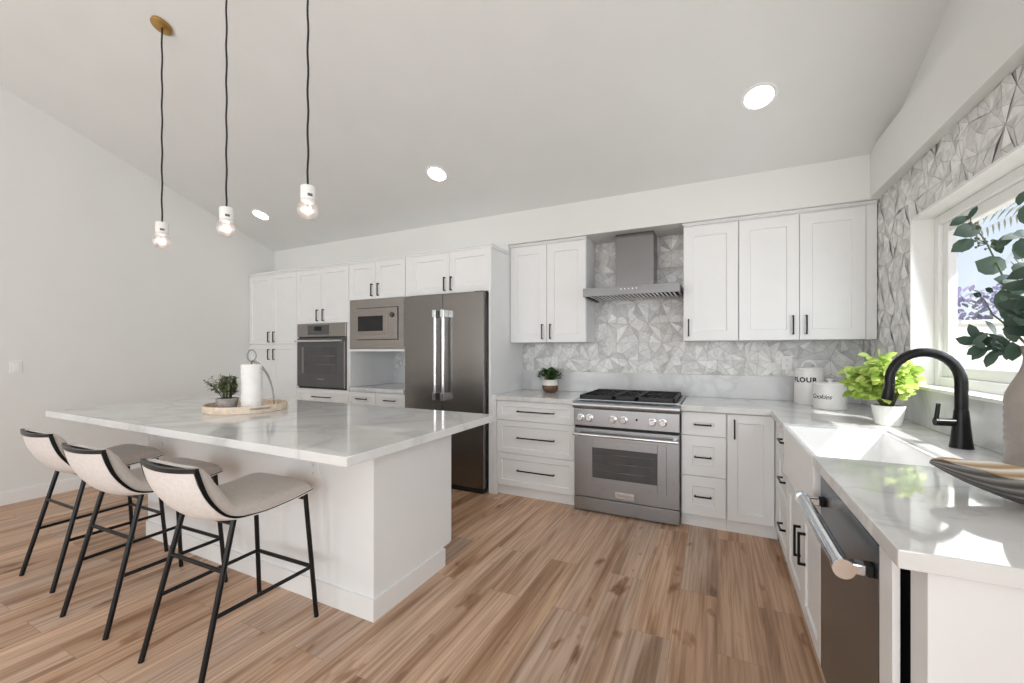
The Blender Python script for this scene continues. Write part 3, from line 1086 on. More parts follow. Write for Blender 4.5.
single('splash_slab', bm, M['slab'], 'low stone splash piece at the back of the microwave niche', 'backsplash', loc=(-3.3, YW - 0.01, 0.922))

# island
IX0, IX1, IY0, IY1 = -4.139, -1.279, 1.163, 2.372
bm = B(IX0, IX1, IY0, IY1, ZC0, ZC, None, 0.003)
single('island_countertop', bm, M['quartz'], 'large white quartz slab on top of the kitchen island', 'countertop', loc=((IX0 + IX1) / 2, (IY0 + IY1) / 2, ZC0))
t = thing('kitchen_island', 'white panelled kitchen island base under the large quartz slab', 'island', (-2.58, 1.88, 0))
BX0, BX1, BY0, BY1 = -3.658, -1.515, 1.5416, 2.215
bm = B(BX0, BX1, BY0, BY1 - 0.02, 0.115, 0.8735)
add_box(bm, BX0, BX1, BY0, 2.128, 0.0, 0.1149)
link('body', bm, M['cab'], t)
bm = B(BX0 - 0.012, BX1 + 0.012, BY0 - 0.012, BY0 - 0.0002, 0, 0.108)
add_box(bm, BX1 + 0.0002, BX1 + 0.012, BY0 - 0.0001, 2.13, 0, 0.108)
add_box(bm, BX0 - 0.012, BX0 - 0.0002, BY0 - 0.0001, 2.13, 0, 0.108)
link('base_moulding', bm, M['trim'], t)
for x in (BX0, BX1):
    s = 1 if x == BX1 else -1
    link('corner_bead', B(min(x, x + s * 0.004), max(x, x + s * 0.004), BY0 - 0.003, BY0 + 0.020, 0.108, 0.8735), M['cab'], t)
FI = Matrix(((-1, 0, 0, 0), (0, 0, 1, BY1 - 0.02), (0, 1, 0, 0), (0, 0, 0, 1)))
n = 4
for i in range(n):
    a0 = -BX1 + i * (BX1 - BX0) / n
    a1 = a0 + (BX1 - BX0) / n
    door(FI, t, a0, a1, 0.118, 0.868, (a1 - 0.05 if i % 2 == 0 else a0 + 0.05, 0.76))


def outlet(loc, face, label, name='outlet', toggle=False, cat='outlet'):
    t = thing(name, label, cat, loc)
    x, y, z = loc
    if face == '-Y':
        Fm = Matrix(((1, 0, 0, x), (0, 0, -1, y), (0, 1, 0, z), (0, 0, 0, 1)))
    else:
        Fm = Matrix(((0, 0, 1, x), (1, 0, 0, y), (0, 1, 0, z), (0, 0, 0, 1)))
    bm = bmesh.new()
    add_box(bm, -0.037, 0.037, -0.058, 0.058, 0, 0.006, Fm, 0.002)
    link('cover_plate', bm, M['trim'], t)
    bm = bmesh.new()
    if toggle:
        add_box(bm, -0.017, 0.017, -0.034, 0.034, 0.006, 0.010, Fm, 0.0015)
        link('rocker', bm, M['ceramic'], t)
    else:
        for s in (-1, 1):
            add_box(bm, -0.017, 0.017, s * 0.022 - 0.016, s * 0.022 + 0.016, 0.006, 0.008, Fm, 0.0015)
        link('socket_face', bm, M['ceramic'], t)
        bm = bmesh.new()
        for s in (-1, 1):
            for q in (-1, 1):
                add_box(bm, q * 0.006 - 0.001, q * 0.006 + 0.001, s * 0.022 - 0.001, s * 0.022 + 0.008, 0.008, 0.0083, Fm)
            add_box(bm, -0.002, 0.002, s * 0.022 - 0.010, s * 0.022 - 0.006, 0.008, 0.0083, Fm)
        link('slot', bm, M['ink'], t)
    return t


outlet((-1.936, BY0, 0.692), '-Y', 'white outlet on the island side just behind the nearest stool')
outlet((-3.449, BY0, 0.706), '-Y', 'white outlet at the far left end of the island side')
outlet((0.519, YW - 0.012, 1.225), '-Y', 'white outlet on the marble tile above the white canisters')
outlet((-1.519, YW - 0.012, 1.211), '-Y', 'white outlet on the tile behind the small bronze-potted plant')
outlet((XL, 1.37, 1.185), '+X', 'white rocker light switch on the left wall', 'light_switch', True, 'light switch')

# ------------------------------------------------------------------ appliances
# wall oven
t = thing('wall_oven', 'built-in wall oven with grey glass door in the tall cabinet', 'oven', (-4.135, 3.75, 0.884))
OX0, OX1 = -4.543, -3.738
link('housing', B(OX0 + 0.004, OX1 - 0.004, YT + 0.004, YW - 0.1, 0.884, 1.643), M['blackmatte'], t)
link('control_panel', B(OX0, OX1, YT - 0.018, YT + 0.0035, 1.492, 1.643, None, 0.002), M['ovensteel'], t, 'stainless control panel')
cp = link('display_bezel', B(-4.36, -4.00, YT - 0.0205, YT - 0.0182, 1.515, 1.628), M['ovengrey'], t, 'grey display bezel')
link('display', B(-4.245, -4.118, YT - 0.0215, YT - 0.0207, 1.562, 1.612), M['blackglass'], cp, 'black display')
od = link('door', B(OX0 + 0.002, OX1 - 0.002, YT - 0.022, YT + 0.0035, 0.905, 1.478, None, 0.002), M['ovengrey'], t, 'grey glass door')
link('door_edge', B(OX1 - 0.020, OX1 - 0.002, YT - 0.0235, YT - 0.0222, 0.905, 1.44), M['ovensteel'], od, 'stainless edge strip')
link('window', B(-4.40, -3.875, YT - 0.0235, YT - 0.0222, 1.06, 1.375), M['ovenglass'], od, 'dark window')
for k in range(2):
    bm = bmesh.new()
    add_tube(bm, [(-4.36, YT - 0.0245, 1.17 + 0.1 * k), (-3.90, YT - 0.0245, 1.17 + 0.1 * k)], 0.0025, 6)
    link('rack', bm, M['wire'], od, 'grey oven rack')
link('pale_door_strip', B(-4.452, -4.425, YT - 0.0235, YT - 0.0222, 1.06, 1.375), M['ovensteel'], od, 'pale vertical strip')  # narrow pale steel strip beside the oven window
bm = bmesh.new()
add_tube(bm, [(OX0 + 0.02, YT - 0.065, 1.442), (OX1 - 0.02, YT - 0.065, 1.442)], 0.012, 14)
h = link('handle', bm, M['chrome'], od, 'bright bar handle', smooth_angle=40)
for x in (OX0 + 0.05, OX1 - 0.06):
    link('handle_post', B(x - 0.012, x + 0.012, YT - 0.06, YT - 0.0225, 1.433, 1.451), M['chrome'], od)
bm = text_bm('Thermador', 0.024, 0.0006, 0.25)
bm.transform(front(-4.14, YT - 0.0222, 1.0, '-Y'))
link('emblem', bm, M['chrome'], od, 'small silver emblem')

# built-in microwave
t = thing('microwave', 'built-in stainless microwave with a wide trim frame above the niche', 'microwave', (-3.295, 3.72, 1.347))
MX0, MX1 = -3.682, -2.913
bm = ring_xz(MX0, MX1, YT - 0.008, YT + 0.0015, 1.349, 1.884, 0.13)
link('trim_frame', bm, M['ovensteel'], t)
link('inner_lip', ring_xz(-3.572, -2.983, YT - 0.012, YT - 0.0082, 1.443, 1.794, 0.012), M['ovengrey'], t)
link('case', B(MX0 + 0.05, MX1 - 0.05, YT + 0.002, YT + 0.45, 1.38, 1.86), M['blackmatte'], t)
link('face', B(-3.563, -2.992, YT - 0.024, YT - 0.0085, 1.452, 1.785, None, 0.003), M['ovensteel'], t)
link('door_frame', B(-3.556, -3.118, YT - 0.030, YT - 0.0245, 1.505, 1.732, None, 0.003), M['ovensteel'], t)
link('window', B(-3.535, -3.178, YT - 0.0325, YT - 0.0305, 1.54, 1.702), M['blackglass'], t, 'black window')
bm = bmesh.new()
add_lathe(bm, [(0.026, 0), (0.026, 0.012), (0.021, 0.018)], 0, 0, 24, mtx=front(-3.055, YT - 0.0245, 1.705, '-Y'))
link('dial', bm, M['ovenglass'], t, 'dark round dial', smooth_angle=40)
link('control_strip', B(-3.09, -3.022, YT - 0.0265, YT - 0.0245, 1.52, 1.66), M['ovensteel'], t)

# refrigerator
t = thing('refrigerator', 'dark stainless french-door fridge with twin bar handles', 'refrigerator', (-2.385, 3.72, 0))
FX0, FX1, FY = -2.852, -1.930, 3.333
link('cabinet_case', B(FX0 + 0.01, FX1 - 0.004, FY + 0.062, YW - 0.03, 0.022, 1.868), M['ovenglass'], t, 'grey fridge case')
fm = -2.385
for a, b_ in ((FX0, fm - 0.003), (fm + 0.003, FX1)):
    d = link('door', B(a, b_, FY, FY + 0.058, 0.745, 1.878, None, 0.004), M['fridge'], t)
    hx = fm + (-0.047 if a == FX0 else 0.047)
    bm = bmesh.new()
    add_tube(bm, [(hx, FY - 0.058, 0.86), (hx, FY - 0.058, 1.712)], 0.0165, 18)
    link('handle', bm, M['chrome'], d, 'bright tubular handle', smooth_angle=40)
    for z in (0.89, 1.682):
        link('handle_bracket', B(hx - 0.020, hx + 0.020, FY - 0.079, FY - 0.0002, z - 0.037, z + 0.037, None, 0.004), M['chrome'], d, 'bright handle bracket')
d = link('freezer_drawer', B(FX0, FX1, FY, FY + 0.058, 0.05, 0.735, None, 0.004), M['fridge'], t)
bm = bmesh.new()
add_tube(bm, [(FX0 + 0.08, FY - 0.055, 0.665), (FX1 - 0.08, FY - 0.055, 0.665)], 0.0155, 18)
link('handle', bm, M['chrome'], d, 'bright tubular handle', smooth_angle=40)
for x in (FX0 + 0.11, FX1 - 0.11):
    link('handle_bracket', B(x - 0.03, x + 0.03, FY - 0.074, FY - 0.0002, 0.645, 0.685, None, 0.004), M['chrome'], d)
link('toe_grille', B(FX0 + 0.02, FX1 - 0.01, FY + 0.02, FY + 0.058, 0.0, 0.046), M['blackmatte'], t, 'black toe grille')
link('side_trim', B(FX1 - 0.0035, FX1 + 0.006, FY + 0.062, FY + 0.075, 0.022, 1.868), M['steelv'], t)
link('hinge_cap', B(FX1 - 0.10, FX1 - 0.01, FY + 0.01, FY + 0.10, 1.8785, 1.8835), M['blackmatte'], t)

# range
t = thing('range', 'stainless gas range with six knobs and black cast iron grates', 'stove', (-0.663, 3.74, 0))
x0, x1 = RX0 + 0.002, RX1 - 0.002
YRF = 3.372
link('case', B(x0, x1, YRF + 0.045, YW - 0.026, 0.012, 0.905), M['steelv'], t)
link('kick_panel', B(x0, x1, YRF - 0.004, YRF + 0.044, 0.012, 0.118, None, 0.003), M['steel'], t)
od = link('oven_door', B(x0 + 0.002, x1 - 0.002, YRF - 0.004, YRF + 0.044, 0.124, 0.688, None, 0.004), M['steel'], t)
wbm = ring_xz(-0.985, -0.345, YRF - 0.010, YRF - 0.0042, 0.225, 0.602, 0.066, 0.002)
link('window_frame', wbm, M['steel'], od)
link('window', B(-0.918, -0.412, YRF - 0.0075, YRF - 0.0042, 0.292, 0.535), M['ovenglass'], od, 'dark oven window')
for k in range(3):
    bm = bmesh.new()
    add_tube(bm, [(-0.90, YRF - 0.0085, 0.35 + 0.07 * k), (-0.43, YRF - 0.0085, 0.35 + 0.07 * k)], 0.002, 6)
    link('rack', bm, M['wire'], od, 'oven rack')
bm = bmesh.new()
add_tube(bm, [(x0 + 0.005, YRF - 0.06, 0.645), (x1 - 0.005, YRF - 0.06, 0.645)], 0.0125, 16)
link('handle', bm, M['chrome'], od, 'bright bar handle', smooth_angle=40)
for x in (x0 + 0.035, x1 - 0.035):
    link('handle_post', B(x - 0.012, x + 0.012, YRF - 0.055, YRF - 0.0042, 0.634, 0.656, None, 0.003), M['chrome'], od)
link('badge', B(-0.732, -0.585, YRF - 0.0075, YRF - 0.0042, 0.148, 0.196, None, 0.0012), M['chrome'], od)
bm = text_bm('Thermador', 0.030, 0.0005, 0.25)
bm.transform(front(-0.6585, YRF - 0.0077, 0.172, '-Y'))
link('badge_lettering', bm, M['greyink'], od, 'dark badge lettering')
cp = link('control_panel', B(x0, x1, YRF - 0.010, YRF + 0.044, 0.709, 0.852, None, 0.004), M['steel'], t)
link('shadow_gap', B(x0 + 0.004, x1 - 0.004, YRF + 0.012, YRF + 0.044, 0.6885, 0.7085), M['blackmatte'], t, 'black gap strip')
for kx in (-1.017, -0.942, -0.752, -0.668, -0.450, -0.372):
    Fk = front(kx, YRF - 0.0102, 0.775, '-Y')
    bm = bmesh.new()
    add_lathe(bm, [(0.031, 0), (0.031, 0.004), (0.024, 0.006), (0.0225, 0.030), (0.020, 0.033)], 0, 0, 24, mtx=Fk)
    add_box(bm, -0.005, 0.005, -0.021, 0.021, 0.032, 0.040, Fk, 0.002)
    link('knob', bm, M['chrome'], t, smooth_angle=35)
bm = bmesh.new()
add_lathe(bm, [(0.009, 0), (0.009, 0.003)], 0, 0, 16, mtx=front(-0.565, YRF - 0.0102, 0.785, '-Y'))
link('indicator', bm, M['blackglass'], t, 'black indicator')
bm = bmesh.new()
n = 10
secs = []
for x in (x0 - 0.004, x1 + 0.004):
    ring = [(3.45, 0.853), (YRF - 0.018, 0.853)]
    ring += [(YRF - 0.018 - 0.022 * math.sin(PI * i / n), 0.881 - 0.028 * math.cos(PI * i / n)) for i in range(1, n)]
    ring += [(YRF - 0.018, 0.909), (3.45, 0.912)]
    secs.append([bm.verts.new((x, y, z)) for y, z in ring])
m_ = len(secs[0])
for i in range(m_):
    bm.faces.new((secs[0][i], secs[0][(i + 1) % m_], secs[1][(i + 1) % m_], secs[1][i]))
bm.faces.new(secs[0])
bm.faces.new(list(reversed(secs[1])))
link('bullnose', bm, M['steel'], t)
link('cooktop', B(x0, x1, 3.4505, YW - 0.026, 0.9055, 0.921, None, 0.003), M['steel'], t)
link('cooktop_tray', B(x0 + 0.03, x1 - 0.03, YRF + 0.045, YW - 0.075, 0.9212, 0.924), M['blackmatte'], t, 'black enamel tray')
gw_ = (x1 - x0 - 0.07) / 3
for k, wd in enumerate((1, 0.62, 1)):
    tot = (x1 - x0 - 0.07)
    wl = tot * wd / 2.62
    a = x0 + 0.035 + sum((1, 0.62, 1)[:k]) * tot / 2.62
    bm = bmesh.new()
    ya, yb = YRF + 0.03, YW - 0.09
    a0, a1 = a + 0.003, a + wl - 0.003
    zt0, zt1 = 0.942, 0.958
    for xx in (a0 + 0.008, a1 - 0.008):
        add_box(bm, xx - 0.008, xx + 0.008, ya, yb, 0.930, zt1, None, 0.002)
    for yy in (ya + 0.008, (ya + yb) / 2, yb - 0.008):
        add_box(bm, a0, a1, yy - 0.008, yy + 0.008, 0.930 if yy != (ya + yb) / 2 else zt0, zt1, None, 0.002)
    for cy in (ya + (yb - ya) * 0.25, ya + (yb - ya) * 0.75):
        cx = (a0 + a1) / 2
        for q in range(8):
            an = q * PI / 4
            ex = max(-1, min(1, math.cos(an) * 1.5)) * (a1 - a0 - 0.02) / 2
            ey = max(-1, min(1, math.sin(an) * 1.5)) * (yb - ya) * 0.24
            add_tube(bm, [(cx + ex, cy + ey, zt1 - 0.007), (cx + math.cos(an) * 0.03, cy + math.sin(an) * 0.03, zt1 - 0.007)], 0.0055, 5)
    for fx in (a0 + 0.01, a1 - 0.01):
        for fy in (ya + 0.01, yb - 0.01):
            add_box(bm, fx - 0.008, fx + 0.008, fy - 0.008, fy + 0.008, 0.9242, 0.932)
    link('grate', bm, M['iron'], t, 'black cast iron grate')
    for cy in (ya + (yb - ya) * 0.25, ya + (yb - ya) * 0.75):
        bm = bmesh.new()
        add_lathe(bm, [(0.045, 0.9243), (0.045, 0.932), (0.034, 0.934), (0.034, 0.941), (0.03, 0.943)], (a0 + a1) / 2, cy, 20)
        link('burner', bm, M['blackmatte'], t, 'black burner cap', smooth_angle=35)

# range hood
t = thing('range_hood', 'stainless chimney range hood above the gas range', 'hood', (-0.67, 3.85, 1.80))
HX0, HX1, HY = -1.068, -0.272, 3.600
bm = bmesh.new()
add_box(bm, HX0, HX1, HY, HY + 0.012, 1.803, 1.878, None, 0.0015)
add_box(bm, HX0, HX0 + 0.012, HY + 0.0122, YW - 0.015, 1.803, 1.878)
add_box(bm, HX1 - 0.012, HX1, HY + 0.0122, YW - 0.015, 1.803, 1.878)
add_box(bm, HX0 + 0.012, HX1 - 0.012, HY + 0.0122, YW - 0.015, 1.862, 1.878)
link('canopy', bm, M['hood'], t)
link('filter_box', B(HX0 + 0.0125, HX1 - 0.0125, HY + 0.0125, YW - 0.0155, 1.836, 1.861), M['blackmatte'], t, 'dark filter recess')
nb = 22
for k in range(nb):
    x = HX0 + 0.05 + (HX1 - HX0 - 0.10) * k / (nb - 1)
    bm = bmesh.new()
    add_box(bm, x - 0.0085, x + 0.0085, HY + 0.03, YW - 0.05, 1.806, 1.835, None, 0.003)
    link('baffle', bm, M['chrome'], t)
link('chimney', B(-0.838, -0.503, 3.862, YW - 0.013, 1.8785, 2.391, None, 0.002), M['hoodv'], t)
for k in range(5):
    bm = bmesh.new()
    add_lathe(bm, [(0.0055, 0), (0.0055, 0.002)], 0, 0, 12, mtx=front(-0.735 + 0.032 * k, HY - 0.0002, 1.852, '-Y'))
    link('button', bm, M['ceramic'], t, 'small white button')

# ------------------------------------------------------------------ sink and faucet
t = thing('farmhouse_sink', 'white farmhouse apron sink set into the counter under the window', 'sink', (0.56, 2.37, 0.61))
sx0, sx1, sy0, sy1 = 0.336, 0.786, SY0 + 0.004, SY1 - 0.004
bm = bmesh.new()


def rectv(x0, x1, y0, y1, z):
    return [bm.verts.new(p) for p in ((x0, y0, z), (x1, y0, z), (x1, y1, z), (x0, y1, z))]


rg = [rectv(sx0, sx1, sy0, sy1, 0.642), rectv(sx0, sx1, sy0, sy1, 0.906), rectv(sx0 + 0.024, sx1 - 0.022, sy0 + 0.022, sy1 - 0.022, 0.906),
      rectv(sx0 + 0.036, sx1 - 0.030, sy0 + 0.034, sy1 - 0.034, 0.668)]
bm.faces.new(list(reversed(rg[0])))
for A, C in zip(rg, rg[1:]):
    for k in range(4):
        bm.faces.new((A[k], A[(k + 1) % 4], C[(k + 1) % 4], C[k]))
bm.faces.new(rg[-1])
bs = link('basin', bm, M['fireclay'], t, bevel=0.008)
bs.modifiers['bevel'].segments = 3
bm = bmesh.new()
add_lathe(bm, [(0.045, 0.6682), (0.045, 0.671), (0.02, 0.669)], 0.56, 2.37, 24)
link('drain', bm, M['steel'], t, 'steel drain')

t = thing('faucet', 'black gooseneck pull-down faucet behind the sink', 'faucet', (0.925, 2.42, ZC))
fx, fy = 0.925, 2.42
bm = bmesh.new()
add_lathe(bm, [(0.038, ZC), (0.038, ZC + 0.004), (0.034, ZC + 0.03), (0.028, ZC + 0.10), (0.0235, ZC + 0.155), (0.023, ZC + 0.16)], fx, fy, 28)
link('base', bm, M['black'], t, smooth_angle=50)
bm = bmesh.new()
pts = [(fx, fy, ZC + 0.158), (fx, fy, 1.13), (fx, fy, 1.19)]
R = 0.117
for i in range(1, 16):
    a = PI * 1.04 * i / 15
    pts.append((fx - R + R * math.cos(a), fy, 1.19 + 0.128 * math.sin(a)))
add_tube(bm, pts, [0.0215] * 3 + [0.0208 - 0.0025 * i / 14 for i in range(15)], 18)
link('neck', bm, M['black'], t, smooth_angle=60)
bm = bmesh.new()
ex, ez = pts[-1][0], pts[-1][2]
add_tube(bm, [(ex, fy, ez), (ex - 0.003, fy, ez - 0.022), (ex - 0.008, fy, ez - 0.064), (ex - 0.009, fy, ez - 0.069)], [0.0188, 0.0192, 0.0228, 0.021], 18)
link('spray_head', bm, M['black'], t, smooth_angle=50)
bm = bmesh.new()
add_tube(bm, [(fx - 0.024, fy - 0.004, ZC + 0.107), (fx - 0.088, fy - 0.012, ZC + 0.107)], 0.0175, 16)
lv = link('handle_hub', bm, M['black'], t, smooth_angle=50)
bm = bmesh.new()
add_tube(bm, [(fx - 0.083, fy - 0.012, ZC + 0.118), (fx - 0.076, fy - 0.012, ZC + 0.185)], [0.0085, 0.0075], 12)
link('lever', bm, M['black'], lv, smooth_angle=50)

# ------------------------------------------------------------------ things on the counters
def wrap_text(bm, cx, cy, r, z, ang):
    for v in bm.verts:
        a = ang + v.co.x / r
        rr = r + v.co.z
        v.co = Vector((cx + rr * math.cos(a), cy + rr * math.sin(a), z + v.co.y))


def canister(cx, cy, r, h, label, word, knob, size, shear, ang, zt):
    t = thing('canister', label, 'canister', (cx, cy, ZC), 'white canisters in the corner')
    bm = bmesh.new()
    add_lathe(bm, [(r - 0.004, ZC), (r, ZC + 0.004), (r, ZC + h)], cx, cy, 48)
    link('body', bm, M['canister'], t, smooth_angle=40)
    bm = bmesh.new()
    z = ZC + h + 0.0005
    add_lathe(bm, [(r + 0.003, z), (r + 0.004, z + 0.004), (r + 0.004, z + 0.016), (r - 0.004, z + 0.021), (0.02, z + 0.023)], cx, cy, 48)
    ld = link('lid', bm, M['canister'], t, smooth_angle=40)
    bm = bmesh.new()
    if knob:
        add_lathe(bm, [(0.011, z + 0.022), (0.010, z + 0.030), (0.020, z + 0.036), (0.021, z + 0.042), (0.012, z + 0.047)], cx, cy, 20)
        link('knob', bm, M['canister'], ld, smooth_angle=50)
    else:
        pts = [(cx + 0.046 * math.cos(a) * 0.9, cy - 0.046 * math.cos(a) * 0.44, z + 0.021 + 0.048 * math.sin(a)) for a in [PI * i / 12 for i in range(13)]]
        add_tube(bm, pts, 0.0065, 10)
        link('lid_handle', bm, M['canister'], ld, smooth_angle=50)
    bm = text_bm(word, size, 0.0006, shear, 1.0, 0.0021 if not shear else 0.0, 1.14 if not shear else 0.92)
    bmesh.ops.triangulate(bm, faces=bm.faces)
    bmesh.ops.subdivide_edges(bm, edges=[e for e in bm.edges if e.calc_length() > 0.02], cuts=2)
    wrap_text(bm, cx, cy, r + 0.0003, zt, ang)
    link('lettering', bm, M['ink'], t, 'black word on the canister')
    return t


canister(0.640, 3.935, 0.096, 0.262, 'tall white canister lettered FLOUR with an arched lid handle', 'FLOUR', False, 0.050, 0.0, math.radians(-119), ZC + 0.188)
canister(0.720, 3.672, 0.0965, 0.165, 'shorter white canister with script lettering and a knob lid', 'Cookies', True, 0.046, 0.45, math.radians(-138), ZC + 0.088)

# lime plant
rnd = random.Random(21)
t = thing('potted_plant', 'bushy lime green plant in a white pot beside the sink', 'plant', (0.850, 2.995, ZC))
cx, cy = 0.850, 2.995
bm = bmesh.new()
add_lathe(bm, [(0.052, ZC), (0.056, ZC + 0.003), (0.074, ZC + 0.105), (0.072, ZC + 0.110), (0.066, ZC + 0.110), (0.062, ZC + 0.09)], cx, cy, 36, cap1=False)
link('pot', bm, M['ceramic'], t, smooth_angle=40)
bm = bmesh.new()
add_lathe(bm, [(0.063, ZC + 0.088), (0.03, ZC + 0.094), (0.001, ZC + 0.095)], cx, cy, 20)
link('soil', bm, M['soil'], t, 'dark soil')
bm = bmesh.new()
tips = []
for i in range(58):
    az = rnd.uniform(0, 2 * PI)
    el_ = math.asin(rnd.uniform(-0.75, 1.0))
    rr = rnd.uniform(0.55, 1.0)
    tx = cx - 0.012 + 0.18 * rr * math.cos(az) * math.cos(el_)
    top = Vector((min(tx, 0.955 + 0.02 * rnd.random()), cy + 0.17 * rr * math.sin(az) * math.cos(el_), ZC + 0.265 + 0.135 * rr * math.sin(el_)))
    b0 = Vector((cx + 0.02 * math.cos(az), cy + 0.02 * math.sin(az), ZC + 0.092))
    mid = (b0 + top) / 2 + Vector((0, 0, 0.03)) - Vector((math.cos(az), math.sin(az), 0)) * 0.02
    add_tube(bm, [b0, mid, top], [0.0028, 0.0022, 0.0014], 5)
    tips.append((b0, mid, top))
link('stem', bm, M['stem'], t)
bm = bmesh.new()
L = shade_layer(bm)
for b0, mid, top in tips:
    for j in range(22):
        u = rnd.uniform(0.45, 1.0)
        p = b0.lerp(mid, u * 2) if u < 0.5 else mid.lerp(top, u * 2 - 1)
        az = rnd.uniform(0, 2 * PI)
        d = Vector((math.cos(az), math.sin(az), rnd.uniform(-0.7, 0.7)))
        s = max(0, min(1, rnd.gauss(0.55, 0.25)))
        p = p + d * rnd.uniform(0.0, 0.025)
        Lf = rnd.uniform(0.036, 0.064)
        if p.x + d.x * Lf > 0.985:
            d.x = -abs(d.x)
            p.x = min(p.x, 0.975)
        leaf(bm, L, p, d, (rnd.uniform(-.9, .5), rnd.uniform(-1.3, .3), 0.8), Lf, rnd.uniform(0.030, 0.048), s, (0.1, 0.8, 1.0, 0.7, 0.0))
link_leaves('foliage', bm, M['basil'], t)

# small plant left of the range
t = thing('potted_plant', 'small dark green plant in a ribbed bronze pot left of the range', 'plant', (-1.492, 3.90, ZC))
cx, cy = -1.492, 3.90
bm = bmesh.new()
add_lathe(bm, [(0.048, ZC), (0.066, ZC + 0.012), (0.077, ZC + 0.04), (0.076, ZC + 0.072)], cx, cy, 80, ripple=lambda f: 0.035 * math.sin(f * 2 * PI * 20), cap1=False)
pot = link('pot', bm, M['copper'], t)
bm = bmesh.new()
add_lathe(bm, [(0.076, ZC + 0.072), (0.071, ZC + 0.10), (0.067, ZC + 0.128), (0.062, ZC + 0.128), (0.060, ZC + 0.11)], cx, cy, 40, cap0=False, cap1=False)
link('rim_band', bm, M['cream'], pot, 'cream upper band', smooth_angle=40)
bm = bmesh.new()
add_lathe(bm, [(0.0615, ZC + 0.108), (0.002, ZC + 0.115)], cx, cy, 20)
link('soil', bm, M['soil'], t, 'dark soil')
bm = bmesh.new()
L = shade_layer(bm)
st = bmesh.new()
for i in range(72):
    az = rnd.uniform(0, 2 * PI)
    sp = rnd.uniform(0.02, 0.125)
    b0 = Vector((cx + 0.02 * math.cos(az), cy + 0.02 * math.sin(az), ZC + 0.11))
    top = Vector((cx + sp * math.cos(az), cy + sp * math.sin(az), ZC + 0.245 - sp * rnd.uniform(0.3, 0.9) + rnd.uniform(-0.02, 0.015)))
    add_tube(st, [b0, (b0 + top) / 2 + Vector((0, 0, 0.02)), top], 0.0018, 5)
    for j in range(7):
        a2 = az + rnd.uniform(-1.3, 1.3)
        d = Vector((math.cos(a2), math.sin(a2), rnd.uniform(-0.4, 0.7)))
        p = b0.lerp(top, rnd.uniform(0.5, 1.0)) + Vector((0, 0, 0.01))
        leaf(bm, L, p, d, (0, 0, 1), rnd.uniform(0.04, 0.066), rnd.uniform(0.014, 0.024), rnd.random(), (0.1, 0.9, 0.9, 0.5, 0))
link('stem', st, M['stem'], t)
link_leaves('foliage', bm, M['fern'], t)

# ceramic vase and eucalyptus
t = thing('vase', 'tall taupe ribbed stoneware vase at the window end of the counter', 'vase', (0.929, 1.955, ZC))
vx, vy = 0.929, 1.955
prof = [(0.062, ZC), (0.069, ZC + 0.006), (0.073, ZC + 0.03)]
for i in range(26):
    z = ZC + 0.035 + 0.21 * i / 25
    prof.append((0.0745 + 0.0014 * math.sin(i * 2.1), z))
for i in range(1, 13):
    u = i / 12
    prof.append((0.0745 - 0.042 * (u * u * (3 - 2 * u)), ZC + 0.245 + 0.14 * u))
prof += [(0.034, ZC + 0.40), (0.040, ZC + 0.425), (0.036, ZC + 0.427), (0.029, ZC + 0.40), (0.028, ZC + 0.36)]
bm = bmesh.new()
add_lathe(bm, prof, vx, vy, 48, cap1=False)
link('body', bm, M['vase'], t)
t = thing('eucalyptus_branches', 'eucalyptus branches with round grey-green leaves standing in the taupe vase', 'foliage', (vx, vy, ZC + 0.40))
rnd = random.Random(4)
mo = Vector((vx, vy, ZC + 0.39))
branches = [
    [mo, (0.895, 1.975, 1.40), (0.893, 2.01, 1.49), (0.869, 2.02, 1.60), (0.832, 2.02, 1.707), (0.800, 2.03, 1.775), (0.800, 2.03, 1.80)],
    [mo, (0.89, 1.97, 1.37), (0.872, 2.0, 1.352), (0.844, 2.02, 1.344), (0.805, 2.02, 1.345), (0.785, 2.02, 1.335)],
    [mo, (0.898, 1.95, 1.42), (0.905, 1.94, 1.53), (0.906, 1.95, 1.66), (0.90, 1.96, 1.74), (0.90, 1.96, 1.80)],
    [mo, (0.905, 1.92, 1.41), (0.92, 1.86, 1.52), (0.935, 1.80, 1.62), (0.94, 1.75, 1.70)],
    [mo, (0.89, 1.93, 1.39), (0.86, 1.88, 1.45), (0.85, 1.82, 1.52), (0.85, 1.78, 1.58)],
    [mo, (0.88, 1.99, 1.40), (0.85, 2.02, 1.45), (0.835, 2.03, 1.50), (0.815, 2.03, 1.525)],
    [mo, (0.895, 1.93, 1.38), (0.90, 1.85, 1.40), (0.91, 1.78, 1.39)],
]
for br in branches:
    bm = bmesh.new()
    add_tube(bm, br, [0.0042 - 0.003 * i / (len(br) - 1) for i in range(len(br))], 6)
    link('twig', bm, M['twig'], t)
tocam = Vector((0, 0, 1.32))


def eleaf(L, bm, c, d, size, wd, s, shape=(0.15, 0.8, 1.0, 0.85, 0.0)):
    c, d = Vector(c), Vector(d).normalized()
    up = (tocam - c).normalized() + Vector((rnd.uniform(-.5, .5), rnd.uniform(-.5, .5), rnd.uniform(-.3, .6)))
    leaf(bm, L, c - d * size * 0.5, d, up, size, wd, s, shape, 0.12, 0.2)


